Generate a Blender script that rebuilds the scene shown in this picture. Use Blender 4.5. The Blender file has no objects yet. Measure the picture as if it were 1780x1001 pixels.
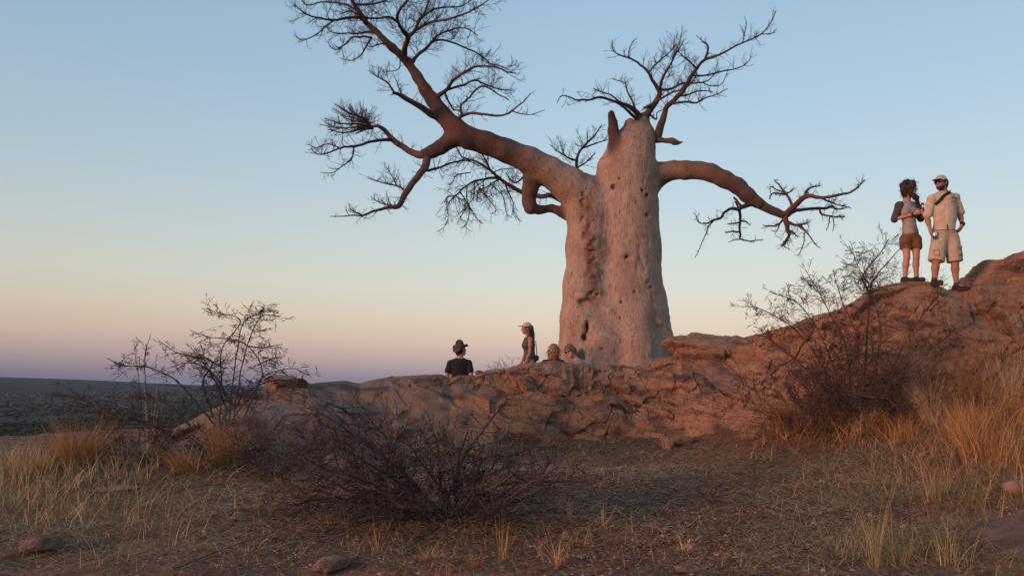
import bpy, math, random
import numpy as np
from mathutils import Vector
from mathutils.bvhtree import BVHTree

# ------------------------------------------------------------------ camera, world, sun, exposure
C = bpy.context.scene.collection
sc = bpy.context.scene
F_PX = 1780 * 28.0 / 36.0
PITCH = math.atan((666 - 500.5) / F_PX)
EYE = 1.6
cam_d = bpy.data.cameras.new("camera"); cam = bpy.data.objects.new("camera", cam_d); C.objects.link(cam)
cam.location = (0, 0, EYE); cam.rotation_euler = (math.pi / 2 + PITCH, 0, 0)
cam_d.lens = 28; cam_d.sensor_width = 36; cam_d.clip_end = 80000; cam_d.clip_start = 0.05
sc.camera = cam
sc.view_settings.view_transform = 'Standard'; sc.view_settings.look = 'None'
sc.view_settings.exposure = 0.0; sc.view_settings.gamma = 1.0; sc.view_settings.use_curve_mapping = False

SUN_AZ = math.radians(236)      # compass style: 0 = +Y, clockwise; the sun has just set behind the camera, to its left
SUN_EL = math.radians(9)
W = bpy.data.worlds.new("World"); sc.world = W; W.use_nodes = True
nt = W.node_tree; nt.nodes.clear()
def N(t, kind, **kw):
    n = t.nodes.new(kind)
    for k, v in kw.items(): setattr(n, k, v)
    return n
def srgb(r, g, b):
    f = lambda c: (c / 255 / 12.92) if c / 255 <= 0.04045 else ((c / 255 + 0.055) / 1.055) ** 2.4
    return (f(r), f(g), f(b), 1)
tc = N(nt, 'ShaderNodeTexCoord'); sep = N(nt, 'ShaderNodeSeparateXYZ')
nt.links.new(tc.outputs['Generated'], sep.inputs[0])
# elevation, shifted a little with azimuth: the earth's shadow band is thicker to the left (east) of the view
mx = N(nt, 'ShaderNodeMath', operation='MULTIPLY_ADD'); mx.inputs[1].default_value = 0.030; nt.links.new(sep.outputs['X'], mx.inputs[0]); nt.links.new(sep.outputs['Z'], mx.inputs[2])
mr = N(nt, 'ShaderNodeMapRange'); mr.inputs['From Min'].default_value = -0.1; mr.inputs['From Max'].default_value = 1.0
nt.links.new(mx.outputs[0], mr.inputs['Value'])
ramp = N(nt, 'ShaderNodeValToRGB'); nt.links.new(mr.outputs[0], ramp.inputs[0])
def el(z): return (z + 0.1) / 1.1
SKY = [(-0.05, (100, 100, 118)), (-0.012, (120, 119, 136)), (0.006, (162, 150, 159)), (0.026, (198, 175, 172)), (0.048, (217, 195, 181)),
       (0.077, (223, 211, 194)), (0.115, (216, 219, 209)), (0.17, (202, 216, 219)), (0.25, (184, 208, 224)),
       (0.35, (167, 197, 221)), (0.46, (152, 186, 216)), (1.0, (105, 140, 190))]
cr = ramp.color_ramp
while len(cr.elements) > 1: cr.elements.remove(cr.elements[-1])
cr.elements[0].position = el(SKY[0][0]); cr.elements[0].color = srgb(*SKY[0][1])
for z, c in SKY[1:]:
    e = cr.elements.new(el(z)); e.color = srgb(*c)
sky = N(nt, 'ShaderNodeTexSky', sky_type='NISHITA', sun_disc=False)
sky.sun_elevation = math.radians(1.5); sky.sun_rotation = SUN_AZ; sky.air_density = 1.5; sky.dust_density = 2
bg1 = N(nt, 'ShaderNodeBackground'); bg1.inputs['Strength'].default_value = 0.93
bg2 = N(nt, 'ShaderNodeBackground'); bg2.inputs['Strength'].default_value = 0.05
add = N(nt, 'ShaderNodeAddShader'); out = N(nt, 'ShaderNodeOutputWorld')
# the sky is a little darker towards the left, away from the afterglow
dm = N(nt, 'ShaderNodeMapRange'); dm.inputs['From Min'].default_value = -0.7; dm.inputs['From Max'].default_value = 0.1; dm.inputs['To Min'].default_value = 0.76; dm.inputs['To Max'].default_value = 0.98
nt.links.new(sep.outputs['X'], dm.inputs['Value']); nt.links.new(dm.outputs[0], bg1.inputs['Strength'])
nt.links.new(ramp.outputs[0], bg1.inputs[0]); nt.links.new(sky.outputs[0], bg2.inputs[0])
nt.links.new(bg1.outputs[0], add.inputs[0]); nt.links.new(bg2.outputs[0], add.inputs[1]); nt.links.new(add.outputs[0], out.inputs[0])

sd = bpy.data.lights.new("sun", 'SUN'); so = bpy.data.objects.new("sun", sd); C.objects.link(so)
sd.energy = 2.9; sd.color = (1.0, 0.50, 0.34); sd.angle = math.radians(16)
sdir = Vector((math.sin(SUN_AZ) * math.cos(SUN_EL), math.cos(SUN_AZ) * math.cos(SUN_EL), math.sin(SUN_EL)))
so.rotation_euler = sdir.to_track_quat('Z', 'Y').to_euler(); so.location = (-10, -10, 12)

# ------------------------------------------------------------------ helpers
def P(px, py, d):
    """the world point seen at pixel (px,py) of the 1780x1001 photo, d metres ahead of the camera"""
    tx = (px - 890) / F_PX; ty = (500.5 - py) / F_PX
    dy = math.cos(PITCH) - ty * math.sin(PITCH); dz = math.sin(PITCH) + ty * math.cos(PITCH)
    s = d / dy
    return np.array((tx * s, d, EYE + dz * s))
def proj(x, y, z):
    """inverse of P for arrays: pixel coordinates"""
    zz = z - EYE
    fw = y * math.cos(PITCH) + zz * math.sin(PITCH); up = -y * math.sin(PITCH) + zz * math.cos(PITCH)
    fw = np.maximum(fw, 0.01)
    return 890 + F_PX * x / fw, 500.5 - F_PX * up / fw

def _hash(ix, iy, iz, seed):
    h = (ix.astype(np.int64) * 374761393 + iy.astype(np.int64) * 668265263 + iz.astype(np.int64) * 2147483647 + seed * 1274126177) & 0xffffffff
    h = ((h ^ (h >> 13)) * 1274126177) & 0xffffffff
    h = ((h ^ (h >> 16)) * 2246822519) & 0xffffffff
    h = h ^ (h >> 15)
    return (h & 0xffffff) / float(0xffffff)
def vnoise(p, seed=0):
    f = np.floor(p); t = p - f; t = t * t * t * (t * (t * 6 - 15) + 10)
    f = f.astype(np.int64); x, y, z = f[:, 0], f[:, 1], f[:, 2]; tx, ty, tz = t[:, 0], t[:, 1], t[:, 2]
    r = 0
    for a in (0, 1):
        wx = tx if a else 1 - tx
        for b in (0, 1):
            wy = ty if b else 1 - ty
            for c in (0, 1):
                r = r + wx * wy * (tz if c else 1 - tz) * _hash(x + a, y + b, z + c, seed)
    return r * 2 - 1
def fbm(p, octv=4, seed=0, gain=0.5):
    r = 0; a = 1.0; s = 0; q = np.array(p, float)
    for i in range(octv):
        r = r + a * vnoise(q, seed + i * 17); s += a; a *= gain; q = q * 2.03 + 13.7
    return r / s
def voronoi(p, seed=0):
    """nearest and second nearest distance, a random value of the nearest cell, vector to its centre"""
    f = np.floor(p).astype(np.int64); n = len(p)
    d1 = np.full(n, 9.0); d2 = np.full(n, 9.0); rid = np.zeros(n); vec = np.zeros((n, 3))
    for a in (-1, 0, 1):
        for b in (-1, 0, 1):
            for c in (-1, 0, 1):
                ix, iy, iz = f[:, 0] + a, f[:, 1] + b, f[:, 2] + c
                cx = ix + .1 + .8 * _hash(ix, iy, iz, seed); cy = iy + .1 + .8 * _hash(ix, iy, iz, seed + 1); cz = iz + .1 + .8 * _hash(ix, iy, iz, seed + 2)
                dv = np.stack((p[:, 0] - cx, p[:, 1] - cy, p[:, 2] - cz), 1)
                d = np.sqrt((dv ** 2).sum(1))
                near = d < d1
                d2 = np.where(near, d1, np.minimum(d2, d)); d1 = np.where(near, d, d1)
                rid = np.where(near, _hash(ix, iy, iz, seed + 5), rid); vec = np.where(near[:, None], dv, vec)
    return d1, d2, rid, vec
def sstep(a, b, x):
    t = np.clip((x - a) / (b - a), 0, 1); return t * t * (3 - 2 * t)

def new_mesh(name, V, faces, mat=None, smooth=True, attrs=None):
    V = np.asarray(V, np.float32).reshape(-1, 3)
    if not isinstance(faces, (list, tuple)): faces = [faces]
    faces = [np.asarray(f, np.int32) for f in faces if len(f)]
    me = bpy.data.meshes.new(name)
    me.vertices.add(len(V)); me.vertices.foreach_set('co', V.ravel())
    tot = sum(f.size for f in faces); me.loops.add(tot)
    me.loops.foreach_set('vertex_index', np.concatenate([f.ravel() for f in faces]))
    np_ = sum(len(f) for f in faces); me.polygons.add(np_)
    sizes = np.concatenate([np.full(len(f), f.shape[1], np.int32) for f in faces])
    starts = np.concatenate(([0], np.cumsum(sizes)[:-1])).astype(np.int32)
    me.polygons.foreach_set('loop_start', starts)
    me.update(calc_edges=True)
    me.polygons.foreach_set('use_smooth', np.full(np_, smooth, bool))
    if attrs:
        for k, v in attrs.items():
            at = me.attributes.new(k, 'FLOAT', 'POINT'); at.data.foreach_set('value', np.asarray(v, np.float32))
    if mat: me.materials.append(mat)
    me.validate(); return me
def obj(name, V, faces, mat, parent=None, smooth=True, attrs=None):
    V = np.asarray(V, float).reshape(-1, 3)
    if parent is not None:
        l = parent.location; pp = parent.parent
        off = np.array(l)
        while pp is not None: off = off + np.array(pp.location); pp = pp.parent
        V = V - off
    o = bpy.data.objects.new(name, new_mesh(name, V, faces, mat, smooth, attrs)); C.objects.link(o)
    if parent is not None: o.parent = parent
    return o
def tag(o, label=None, cat=None, group=None, kind=None):
    if label: o['label'] = label
    if cat: o['category'] = cat
    if group: o['group'] = group
    if kind: o['kind'] = kind
    return o
def thing(name, loc, label, cat, group=None):
    o = bpy.data.objects.new(name, None); o.location = tuple(float(v) for v in loc); o.empty_display_size = 0.2
    C.objects.link(o); return tag(o, label, cat, group)

def vnormals(V, Q):
    n = np.zeros_like(V)
    a, b, c, d = (V[Q[:, i]] for i in range(4))
    fn = np.cross(c - a, d - b)
    for i in range(4): np.add.at(n, Q[:, i], fn)
    return n / np.maximum(np.linalg.norm(n, axis=1, keepdims=True), 1e-9)

# ---- signed distance fields turned into meshes (surface nets)
class Field:
    def __init__(s, lo, hi, h):
        s.lo = np.array(lo, float); s.h = h
        s.n = np.ceil((np.array(hi, float) - s.lo) / h).astype(int) + 1
        s.F = np.full(s.n, 0.6, np.float32)
    def _box(s, lo, hi):
        a = np.clip(np.floor((lo - s.lo) / s.h).astype(int), 0, s.n); b = np.clip(np.ceil((hi - s.lo) / s.h).astype(int) + 1, 0, s.n)
        if (b <= a).any(): return None
        ax = [s.lo[i] + s.h * np.arange(a[i], b[i]) for i in range(3)]
        X, Y, Z = np.meshgrid(*ax, indexing='ij')
        return (slice(a[0], b[0]), slice(a[1], b[1]), slice(a[2], b[2])), X, Y, Z
    def _mix(s, sl, D, k):
        A = s.F[sl]
        if k > 0:
            h = np.clip(0.5 + 0.5 * (A - D) / k, 0, 1); s.F[sl] = A * (1 - h) + D * h - k * h * (1 - h)
        else: s.F[sl] = np.minimum(A, D)
    def _cut(s, sl, D, k):
        A = s.F[sl]
        if k > 0:
            h = np.clip(0.5 - 0.5 * (A + D) / k, 0, 1); s.F[sl] = A * (1 - h) - D * h + k * h * (1 - h)
        else: s.F[sl] = np.maximum(A, -D)
    def cone(s, a, b, ra, rb, k=0.02, sub=False):
        a = np.array(a, float); b = np.array(b, float); r = max(ra, rb) + k + 3 * s.h
        bx = s._box(np.minimum(a, b) - r, np.maximum(a, b) + r)
        if bx is None: return
        sl, X, Y, Z = bx; ab = b - a; L = max((ab ** 2).sum(), 1e-9)
        t = np.clip(((X - a[0]) * ab[0] + (Y - a[1]) * ab[1] + (Z - a[2]) * ab[2]) / L, 0, 1)
        D = np.sqrt((X - a[0] - t * ab[0]) ** 2 + (Y - a[1] - t * ab[1]) ** 2 + (Z - a[2] - t * ab[2]) ** 2) - (ra + t * (rb - ra))
        (s._cut if sub else s._mix)(sl, D, k)
    def ell(s, c, r, k=0.02, R=None, sub=False):
        c = np.array(c, float); r = np.array(r, float); m = r.max() + k + 3 * s.h
        bx = s._box(c - m, c + m)
        if bx is None: return
        sl, X, Y, Z = bx; x, y, z = X - c[0], Y - c[1], Z - c[2]
        if R is not None:
            R = np.array(R)   # rows: right, front, up
            x, y, z = (R[i][0] * x + R[i][1] * y + R[i][2] * z for i in range(3))
        k0 = np.sqrt((x / r[0]) ** 2 + (y / r[1]) ** 2 + (z / r[2]) ** 2); k1 = np.sqrt((x / r[0] ** 2) ** 2 + (y / r[1] ** 2) ** 2 + (z / r[2] ** 2) ** 2)
        D = k0 * (k0 - 1) / np.maximum(k1, 1e-6)
        (s._cut if sub else s._mix)(sl, D, k)
    def chain(s, pts, rads, k=0.02):
        for i in range(len(pts) - 1): s.cone(pts[i], pts[i + 1], rads[i], rads[i + 1], k)
    def cut_plane(s, p, n):
        """remove everything on the side n points to"""
        n = np.array(n, float); n /= np.linalg.norm(n)
        X, Y, Z = s.grid(); s.F = np.maximum(s.F, ((X - p[0]) * n[0] + (Y - p[1]) * n[1] + (Z - p[2]) * n[2]).astype(np.float32))
    def grid(s):
        ax = [s.lo[i] + s.h * np.arange(s.n[i]) for i in range(3)]
        return np.meshgrid(*ax, indexing='ij')
    def mesh(s):
        F = s.F.copy()
        F[0] = F[-1] = 0.1; F[:, 0] = F[:, -1] = 0.1; F[:, :, 0] = F[:, :, -1] = 0.1
        S = F < 0; n = s.n - 1
        cnt = np.zeros(n, np.int8)
        for a in (0, 1):
            for b in (0, 1):
                for c in (0, 1): cnt += S[a:a + n[0], b:b + n[1], c:c + n[2]]
        I = np.argwhere((cnt > 0) & (cnt < 8))
        idx = np.full(n, -1, np.int32); idx[I[:, 0], I[:, 1], I[:, 2]] = np.arange(len(I))
        acc = np.zeros((len(I), 3)); w = np.zeros(len(I))
        co = [(a, b, c) for a in (0, 1) for b in (0, 1) for c in (0, 1)]
        val = {o: F[I[:, 0] + o[0], I[:, 1] + o[1], I[:, 2] + o[2]] for o in co}
        for o in co:
            for ax in range(3):
                if o[ax]: continue
                q = list(o); q[ax] = 1; q = tuple(q); va, vb = val[o], val[q]
                m = (va < 0) != (vb < 0); t = np.where(m, va / np.where(m, va - vb, 1), 0)
                pt = np.tile(np.array(o, float), (len(I), 1)); pt[:, ax] = t
                acc += pt * m[:, None]; w += m
        V = s.lo + s.h * (I + acc / w[:, None])
        quads = []
        for ax in range(3):
            u, v = (ax + 1) % 3, (ax + 2) % 3
            sa = [slice(1, -1)] * 3; sb = [slice(1, -1)] * 3; sa[ax] = slice(0, -1); sb[ax] = slice(1, None)
            A = S[tuple(sa)]; B = S[tuple(sb)]
            E = np.argwhere(A != B); flip = A[E[:, 0], E[:, 1], E[:, 2]]
            E = E + 1; E[:, ax] -= 1
            def cell(du, dv):
                q = E.copy(); q[:, u] -= du; q[:, v] -= dv; return idx[q[:, 0], q[:, 1], q[:, 2]]
            qd = np.stack((cell(1, 1), cell(0, 1), cell(0, 0), cell(1, 0)), 1)
            qd[~flip] = qd[~flip][:, ::-1]; quads.append(qd)
        Q = np.concatenate(quads); return V, Q[(Q >= 0).all(1)]
def relax(V, Q, it=1, w=0.5):
    for _ in range(it):
        acc = np.zeros_like(V); c = np.zeros(len(V))
        for i in range(4):
            a, b = Q[:, i], Q[:, (i + 1) % 4]
            np.add.at(acc, a, V[b]); np.add.at(c, a, 1); np.add.at(acc, b, V[a]); np.add.at(c, b, 1)
        V = V * (1 - w) + w * acc / np.maximum(c, 1)[:, None]
    return V

# ---- tubes and blades
def tubes(lines, sides=4):
    """lines: list of (points (k,3), radii (k,)) -> V, quads, attribute r"""
    VV, QQ, AA = [], [], []; base = 0
    ang = np.arange(sides) * 2 * math.pi / sides
    ca, sa = np.cos(ang), np.sin(ang)
    for pts, rad in lines:
        pts = np.asarray(pts, float); k = len(pts)
        if k < 2: continue
        T = np.empty_like(pts); T[1:-1] = pts[2:] - pts[:-2]; T[0] = pts[1] - pts[0]; T[-1] = pts[-1] - pts[-2]
        T /= np.maximum(np.linalg.norm(T, axis=1, keepdims=True), 1e-9)
        m = T.mean(0); ref = np.eye(3)[np.argmin(np.abs(m))]
        U = np.cross(T, ref); U /= np.maximum(np.linalg.norm(U, axis=1, keepdims=True), 1e-9); Wv = np.cross(T, U)
        r = np.asarray(rad, float)
        R = pts[:, None, :] + r[:, None, None] * (U[:, None, :] * ca[None, :, None] + Wv[:, None, :] * sa[None, :, None])
        VV.append(R.reshape(-1, 3)); AA.append(np.repeat(r, sides))
        i = np.arange(k - 1)[:, None] * sides; j = np.arange(sides)[None, :]; j2 = (j + 1) % sides
        QQ.append((np.stack((i + j, i + j2, i + sides + j2, i + sides + j), -1).reshape(-1, 4)) + base)
        base += k * sides
    if not VV: return np.zeros((0, 3)), np.zeros((0, 4), int), np.zeros(0)
    return np.concatenate(VV), np.concatenate(QQ), np.concatenate(AA)
def smooth_line(pts, n):
    """Catmull-Rom through points of any dimension, n samples per span"""
    p = np.asarray(pts, float)
    if len(p) < 3:
        t = np.linspace(0, 1, n + 1)[:, None]; return p[0] * (1 - t) + p[-1] * t
    q = np.vstack((2 * p[0] - p[1], p, 2 * p[-1] - p[-2])); out_ = []
    for i in range(1, len(q) - 2):
        t = (np.arange(n) / n)[:, None]; a, b, c, d = q[i - 1], q[i], q[i + 1], q[i + 2]
        out_.append(0.5 * (2 * b + (c - a) * t + (2 * a - 5 * b + 4 * c - d) * t ** 2 + (3 * b - a - 3 * c + d) * t ** 3))
    out_.append(p[-1:]); return np.vstack(out_)
def blades(P0, L, az, lean, bend, w, k=3, rs=None):
    """curved grass blades: base points, length, azimuth, starting lean from vertical, extra bend, width"""
    n = len(P0); t = np.linspace(0, 1, k + 1)
    dirh = np.stack((np.cos(az), np.sin(az), np.zeros(n)), 1); up = np.array((0, 0, 1.0))
    pos = P0.copy(); rows = [pos.copy()]
    for i in range(k):
        th = lean + bend * (i + .5) / k; th = np.minimum(th, 2.3)
        pos = pos + (L / k)[:, None] * (np.sin(th)[:, None] * dirh + np.cos(th)[:, None] * up); rows.append(pos.copy())
    fa = az + np.pi / 2 + (rs.uniform(-1.2, 1.2, n) if rs is not None else 0)
    side = np.stack((np.cos(fa), np.sin(fa), np.zeros(n)), 1)
    V = np.empty((n, k + 1, 2, 3))
    for i in range(k + 1):
        ww = (w * (1 - 0.85 * t[i]))[:, None] * side * .5
        V[:, i, 0] = rows[i] - ww; V[:, i, 1] = rows[i] + ww
    b = np.arange(n)[:, None] * (k + 1) * 2; i = np.arange(k)[None, :] * 2
    Q = np.stack((b + i, b + i + 1, b + i + 3, b + i + 2), -1).reshape(-1, 4)
    return V.reshape(-1, 3), Q

def _unit(v):
    l = math.sqrt(v[0] * v[0] + v[1] * v[1] + v[2] * v[2]) or 1e-9; return (v[0] / l, v[1] / l, v[2] / l)
def grow(p, d, L, r, lvl, rng, out_, up=0.10, wig=0.22, kids=(3, 5), kfac=0.55, spread=0.9, seg=5, rmin=0.0022, tip=0.35, tmin=0.2):
    """one wandering twig with its side twigs; up curls the tips towards (or from) the sky"""
    pts = [p]; rad = [r]; s = L / seg; cur = p; dd = _unit(d)
    cv = (rng.gauss(0, wig), rng.gauss(0, wig), rng.gauss(0, wig * .7)); w3 = wig * .4
    for i in range(seg):
        dd = _unit((dd[0] + cv[0] + rng.gauss(0, w3), dd[1] + cv[1] + rng.gauss(0, w3), dd[2] + cv[2] + rng.gauss(0, w3) + up))
        cur = (cur[0] + dd[0] * s, cur[1] + dd[1] * s, cur[2] + dd[2] * s)
        pts.append(cur); rad.append(max(r * (1 - (1 - tip) * (i + 1) / seg), rmin))
    out_.append((pts, rad))
    if lvl <= 0: return
    n = rng.randint(*kids)
    for j in range(n):
        t = tmin + (0.97 - tmin) * (j + rng.random()) / n; f = t * seg; i = min(int(f), seg - 1); u = f - i
        q = tuple(pts[i][a] * (1 - u) + pts[i + 1][a] * u for a in range(3))
        bd = _unit(tuple(pts[i + 1][a] - pts[i][a] for a in range(3)))
        rv = _unit((rng.gauss(0, 1), rng.gauss(0, 1), rng.gauss(0, 1)))
        nd = (bd[0] + rv[0] * spread, bd[1] + rv[1] * spread, bd[2] + rv[2] * spread * .8 + .05)
        grow(q, nd, L * kfac * rng.uniform(.6, 1.25) * (1.15 - .5 * t), max(r * .6 * (1 - .5 * t), rmin), lvl - 1, rng, out_, up, wig, kids, kfac, spread, max(3, seg - 1), rmin, tip, tmin)

# ------------------------------------------------------------------ materials
def mat(name, stops, scale=4.0, rough=0.9, bump=0.3, bscale=None, detail=6, bdist=0.01, attr=None, island=0.0, spec=0.2, dist=0.0, extra=None, stretch=None, metallic=0.0):
    """noise driven colour ramp + noise bump. attr: vertex attribute added to the ramp input; island: random value per island added"""
    m = bpy.data.materials.new(name); m.use_nodes = True; t = m.node_tree; bs = t.nodes['Principled BSDF']
    bs.inputs['Roughness'].default_value = rough; bs.inputs['Specular IOR Level'].default_value = spec; bs.inputs['Metallic'].default_value = metallic
    tcn = N(t, 'ShaderNodeNewGeometry'); src = tcn.outputs['Position']
    if stretch:
        mp = N(t, 'ShaderNodeMapping'); mp.inputs['Scale'].default_value = stretch; t.links.new(src, mp.inputs[0]); src = mp.outputs[0]
    no = N(t, 'ShaderNodeTexNoise'); no.inputs['Scale'].default_value = scale; no.inputs['Detail'].default_value = detail; no.inputs['Distortion'].default_value = dist
    no.inputs['Roughness'].default_value = 0.62
    t.links.new(src, no.inputs['Vector']); f = no.outputs[0]
    def addv(f, v, k, c):
        a = N(t, 'ShaderNodeMath', operation='MULTIPLY_ADD'); t.links.new(v, a.inputs[0]); a.inputs[1].default_value = k
        b = N(t, 'ShaderNodeMath', operation='ADD'); t.links.new(f, b.inputs[0]); b.inputs[1].default_value = -c * k; t.links.new(b.outputs[0], a.inputs[2]); return a.outputs[0]
    if island: f = addv(f, tcn.outputs['Random Per Island'], island, .5)
    if attr:
        an = N(t, 'ShaderNodeAttribute', attribute_name=attr[0]); f = addv(f, an.outputs['Fac'], attr[1], attr[2])
    rp = N(t, 'ShaderNodeValToRGB'); t.links.new(f, rp.inputs[0]); c = rp.color_ramp
    while len(c.elements) > 1: c.elements.remove(c.elements[-1])
    c.elements[0].position = stops[0][0]; c.elements[0].color = (*stops[0][1], 1)
    for p_, col in stops[1:]:
        e = c.elements.new(p_); e.color = (*col, 1)
    colr = rp.outputs[0]
    if extra: colr = extra(t, colr, src)
    t.links.new(colr, bs.inputs['Base Color'])
    if bump:
        nb = N(t, 'ShaderNodeTexNoise'); nb.inputs['Scale'].default_value = bscale or scale * 6; nb.inputs['Detail'].default_value = 8; nb.inputs['Roughness'].default_value = .65
        t.links.new(src, nb.inputs['Vector'])
        bn = N(t, 'ShaderNodeBump'); bn.inputs['Strength'].default_value = bump; bn.inputs['Distance'].default_value = bdist
        t.links.new(nb.outputs[0], bn.inputs['Height']); t.links.new(bn.outputs[0], bs.inputs['Normal'])
    return m
def mixcol(t, fac, a, b, blend='MIX'):
    m = N(t, 'ShaderNodeMix', data_type='RGBA', blend_type=blend)
    for s, v in ((m.inputs[0], fac), (m.inputs[6], a), (m.inputs[7], b)):
        if isinstance(v, (int, float)): s.default_value = v
        elif isinstance(v, tuple): s.default_value = (*v, 1)
        else: t.links.new(v, s)
    return m.outputs[2]
def noise_mask(t, src, scale, lo, hi, detail=4):
    n = N(t, 'ShaderNodeTexNoise'); n.inputs['Scale'].default_value = scale; n.inputs['Detail'].default_value = detail; t.links.new(src, n.inputs['Vector'])
    r = N(t, 'ShaderNodeMapRange'); r.inputs['From Min'].default_value = lo; r.inputs['From Max'].default_value = hi; t.links.new(n.outputs[0], r.inputs['Value']); return r.outputs[0]
# ------------------------------------------------------------------ the ground: one sheet of heights fitted to the hilltop
def tps_fit(pts):
    X = np.array([(p[0], p[1]) for p in pts]); z = np.array([p[2] for p in pts]); n = len(X)
    r = np.sqrt(((X[:, None] - X[None]) ** 2).sum(-1)); K = np.where(r > 0, r ** 2 * np.log(np.maximum(r, 1e-9)), 0) + np.eye(n) * 0.05
    A = np.zeros((n + 3, n + 3)); A[:n, :n] = K; A[:n, n] = 1; A[:n, n + 1:] = X; A[n, :n] = 1; A[n + 1:, :n] = X.T
    w = np.linalg.solve(A, np.concatenate((z, (0, 0, 0))))
    def f(x, y):
        s = w[n] + w[n + 1] * x + w[n + 2] * y
        for i in range(n):
            r2 = (x - X[i, 0]) ** 2 + (y - X[i, 1]) ** 2; s = s + w[i] * 0.5 * r2 * np.log(np.maximum(r2, 1e-9))
        return s
    return f
FOOT = [(300, 800, 8.6), (400, 800, 8.9), (500, 798, 9.3), (600, 800, 9.7), (750, 792, 10.4), (900, 777, 11.1), (1000, 770, 11.5), (1150, 766, 11.6),
        (1300, 748, 11.2), (1400, 735, 10.9), (1550, 715, 10.6), (1650, 700, 10.5), (1780, 690, 10.2), (1900, 680, 10.0), (2060, 665, 10)]
CREST = [(300, 742, 10.2), (380, 700, 10.5), (430, 676, 10.9), (540, 660, 11.4), (600, 657, 11.7), (625, 662, 11.8), (645, 656, 11.9), (680, 650, 12.1), (740, 646, 12.3), (768, 646, 12.4),
         (782, 652, 12.4), (800, 646, 12.4), (826, 648, 12.5), (836, 643, 12.6), (860, 635, 12.7), (900, 630, 12.8), (940, 626, 12.9), (965, 624, 12.9),
         (1000, 628, 13.0), (1100, 630, 13.1), (1140, 616, 13.1), (1172, 609, 13.1), (1178, 598, 13.1), (1185, 591, 13.1), (1240, 581, 13.0), (1262, 585, 13.0), (1310, 580, 12.9),
         (1350, 566, 12.8), (1400, 551, 12.8), (1450, 540, 12.8), (1485, 522, 12.7), (1502, 505, 12.7), (1530, 494, 12.7), (1570, 489, 12.7), (1620, 492, 12.5), (1648, 503, 12.3),
         (1680, 501, 12.3), (1702, 490, 12.4), (1740, 484, 12.5), (1780, 470, 12.6), (1900, 440, 12.6), (2060, 430, 12.6)]
gp = [P(*f) for f in FOOT[:-2]]
gp += [P(0, 760, 11), P(180, 757, 11.4), P(-200, 770, 9.5), P(0, 860, 7.2), P(0, 1001, 5.1), P(300, 860, 7.3), P(300, 1001, 5.0), P(-250, 1001, 4.8),
       P(890, 1001, 4.9), P(890, 900, 6.5), P(890, 830, 8.3), P(1300, 1001, 4.8), P(1300, 870, 7.2), P(1500, 800, 8.4), P(1780, 1001, 4.3),
       P(1780, 860, 5.9), P(1780, 760, 7.8), P(2100, 900, 5), P(2100, 700, 8)]
gp += [np.array(q) for q in ((0, 1, 0.02), (-3, 1, 0.1), (3, 1, .15), (0, -4, -.4), (-7, 3, .5), (7, 3, 1.2), (-1.2, 14.4, 1.5), (1.3, 14.5, 1.47), (-.6, 13.6, 1.45), (1, 13.7, 1.45), (.4, 16, 1.17), (2.4, 18, 1.35),
                             (6, 16, 2.3), (8, 15, 2.6), (-2, 18, .9), (5, 21, 1.2), (-4, 13, 1.0), (11, 14, 3.0), (9, 20, 1.5))]
_g = tps_fit(gp)
def ground_z(x, y, fine=True):
    x = np.asarray(x, float); y = np.asarray(y, float)
    d = np.sqrt((x - 1) ** 2 + (y - 9) ** 2); w = sstep(12, 22, d)
    z = _g(np.clip(x, -12, 14), np.clip(y, -6, 22)) * (1 - w) + 0.9 * w
    sh = x.shape; p = np.stack((x.ravel(), y.ravel(), np.zeros(x.size)), 1)
    z = z + 0.05 * fbm(p * 0.9, 3, 5).reshape(sh)
    if fine: z = z + (0.022 * fbm(p * 5, 4, 9) + 0.012 * np.abs(fbm(p * 16, 3, 3))).reshape(sh) * (1 - w)
    D = np.maximum.reduce([-.72 * x + .69 * y - 13.0, y - 23 - .15 * x, -x - 13, x - 19, -y - 16])
    D = np.maximum(D, 0); D = D * D / (D + 2.5)
    z = z - 61.0 * (1 - np.exp(-D / 75.0)) + np.minimum(D, 60) / 60 * 2.0 * fbm(p * .05, 3, 21).reshape(sh)
    return z

MAT = {}
def soil_extra(t, col, src):
    m = noise_mask(t, src, 1.1, .42, .62); col = mixcol(t, m, col, (0.115, 0.066, 0.046))
    m3 = noise_mask(t, src, 45, .60, .66, 2); col = mixcol(t, m3, col, (0.26, 0.16, 0.11))
    m2 = noise_mask(t, src, 70, .66, .70, 2); return mixcol(t, m2, col, (0.26, 0.20, 0.16))
MAT['soil'] = mat('red_soil', [(.3, (.075, .032, .020)), (.48, (.17, .068, .038)), (.62, (.28, .11, .056)), (.8, (.34, .16, .09))], 9, .95, .8, 60, bdist=.02, extra=soil_extra)
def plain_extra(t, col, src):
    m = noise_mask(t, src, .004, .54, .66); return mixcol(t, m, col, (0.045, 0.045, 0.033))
MAT['plain'] = mat('bushveld', [(.35, (.006, .011, .007)), (.5, (.011, .019, .011)), (.7, (.024, .030, .017))], .02, 1, 0, extra=plain_extra)

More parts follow.
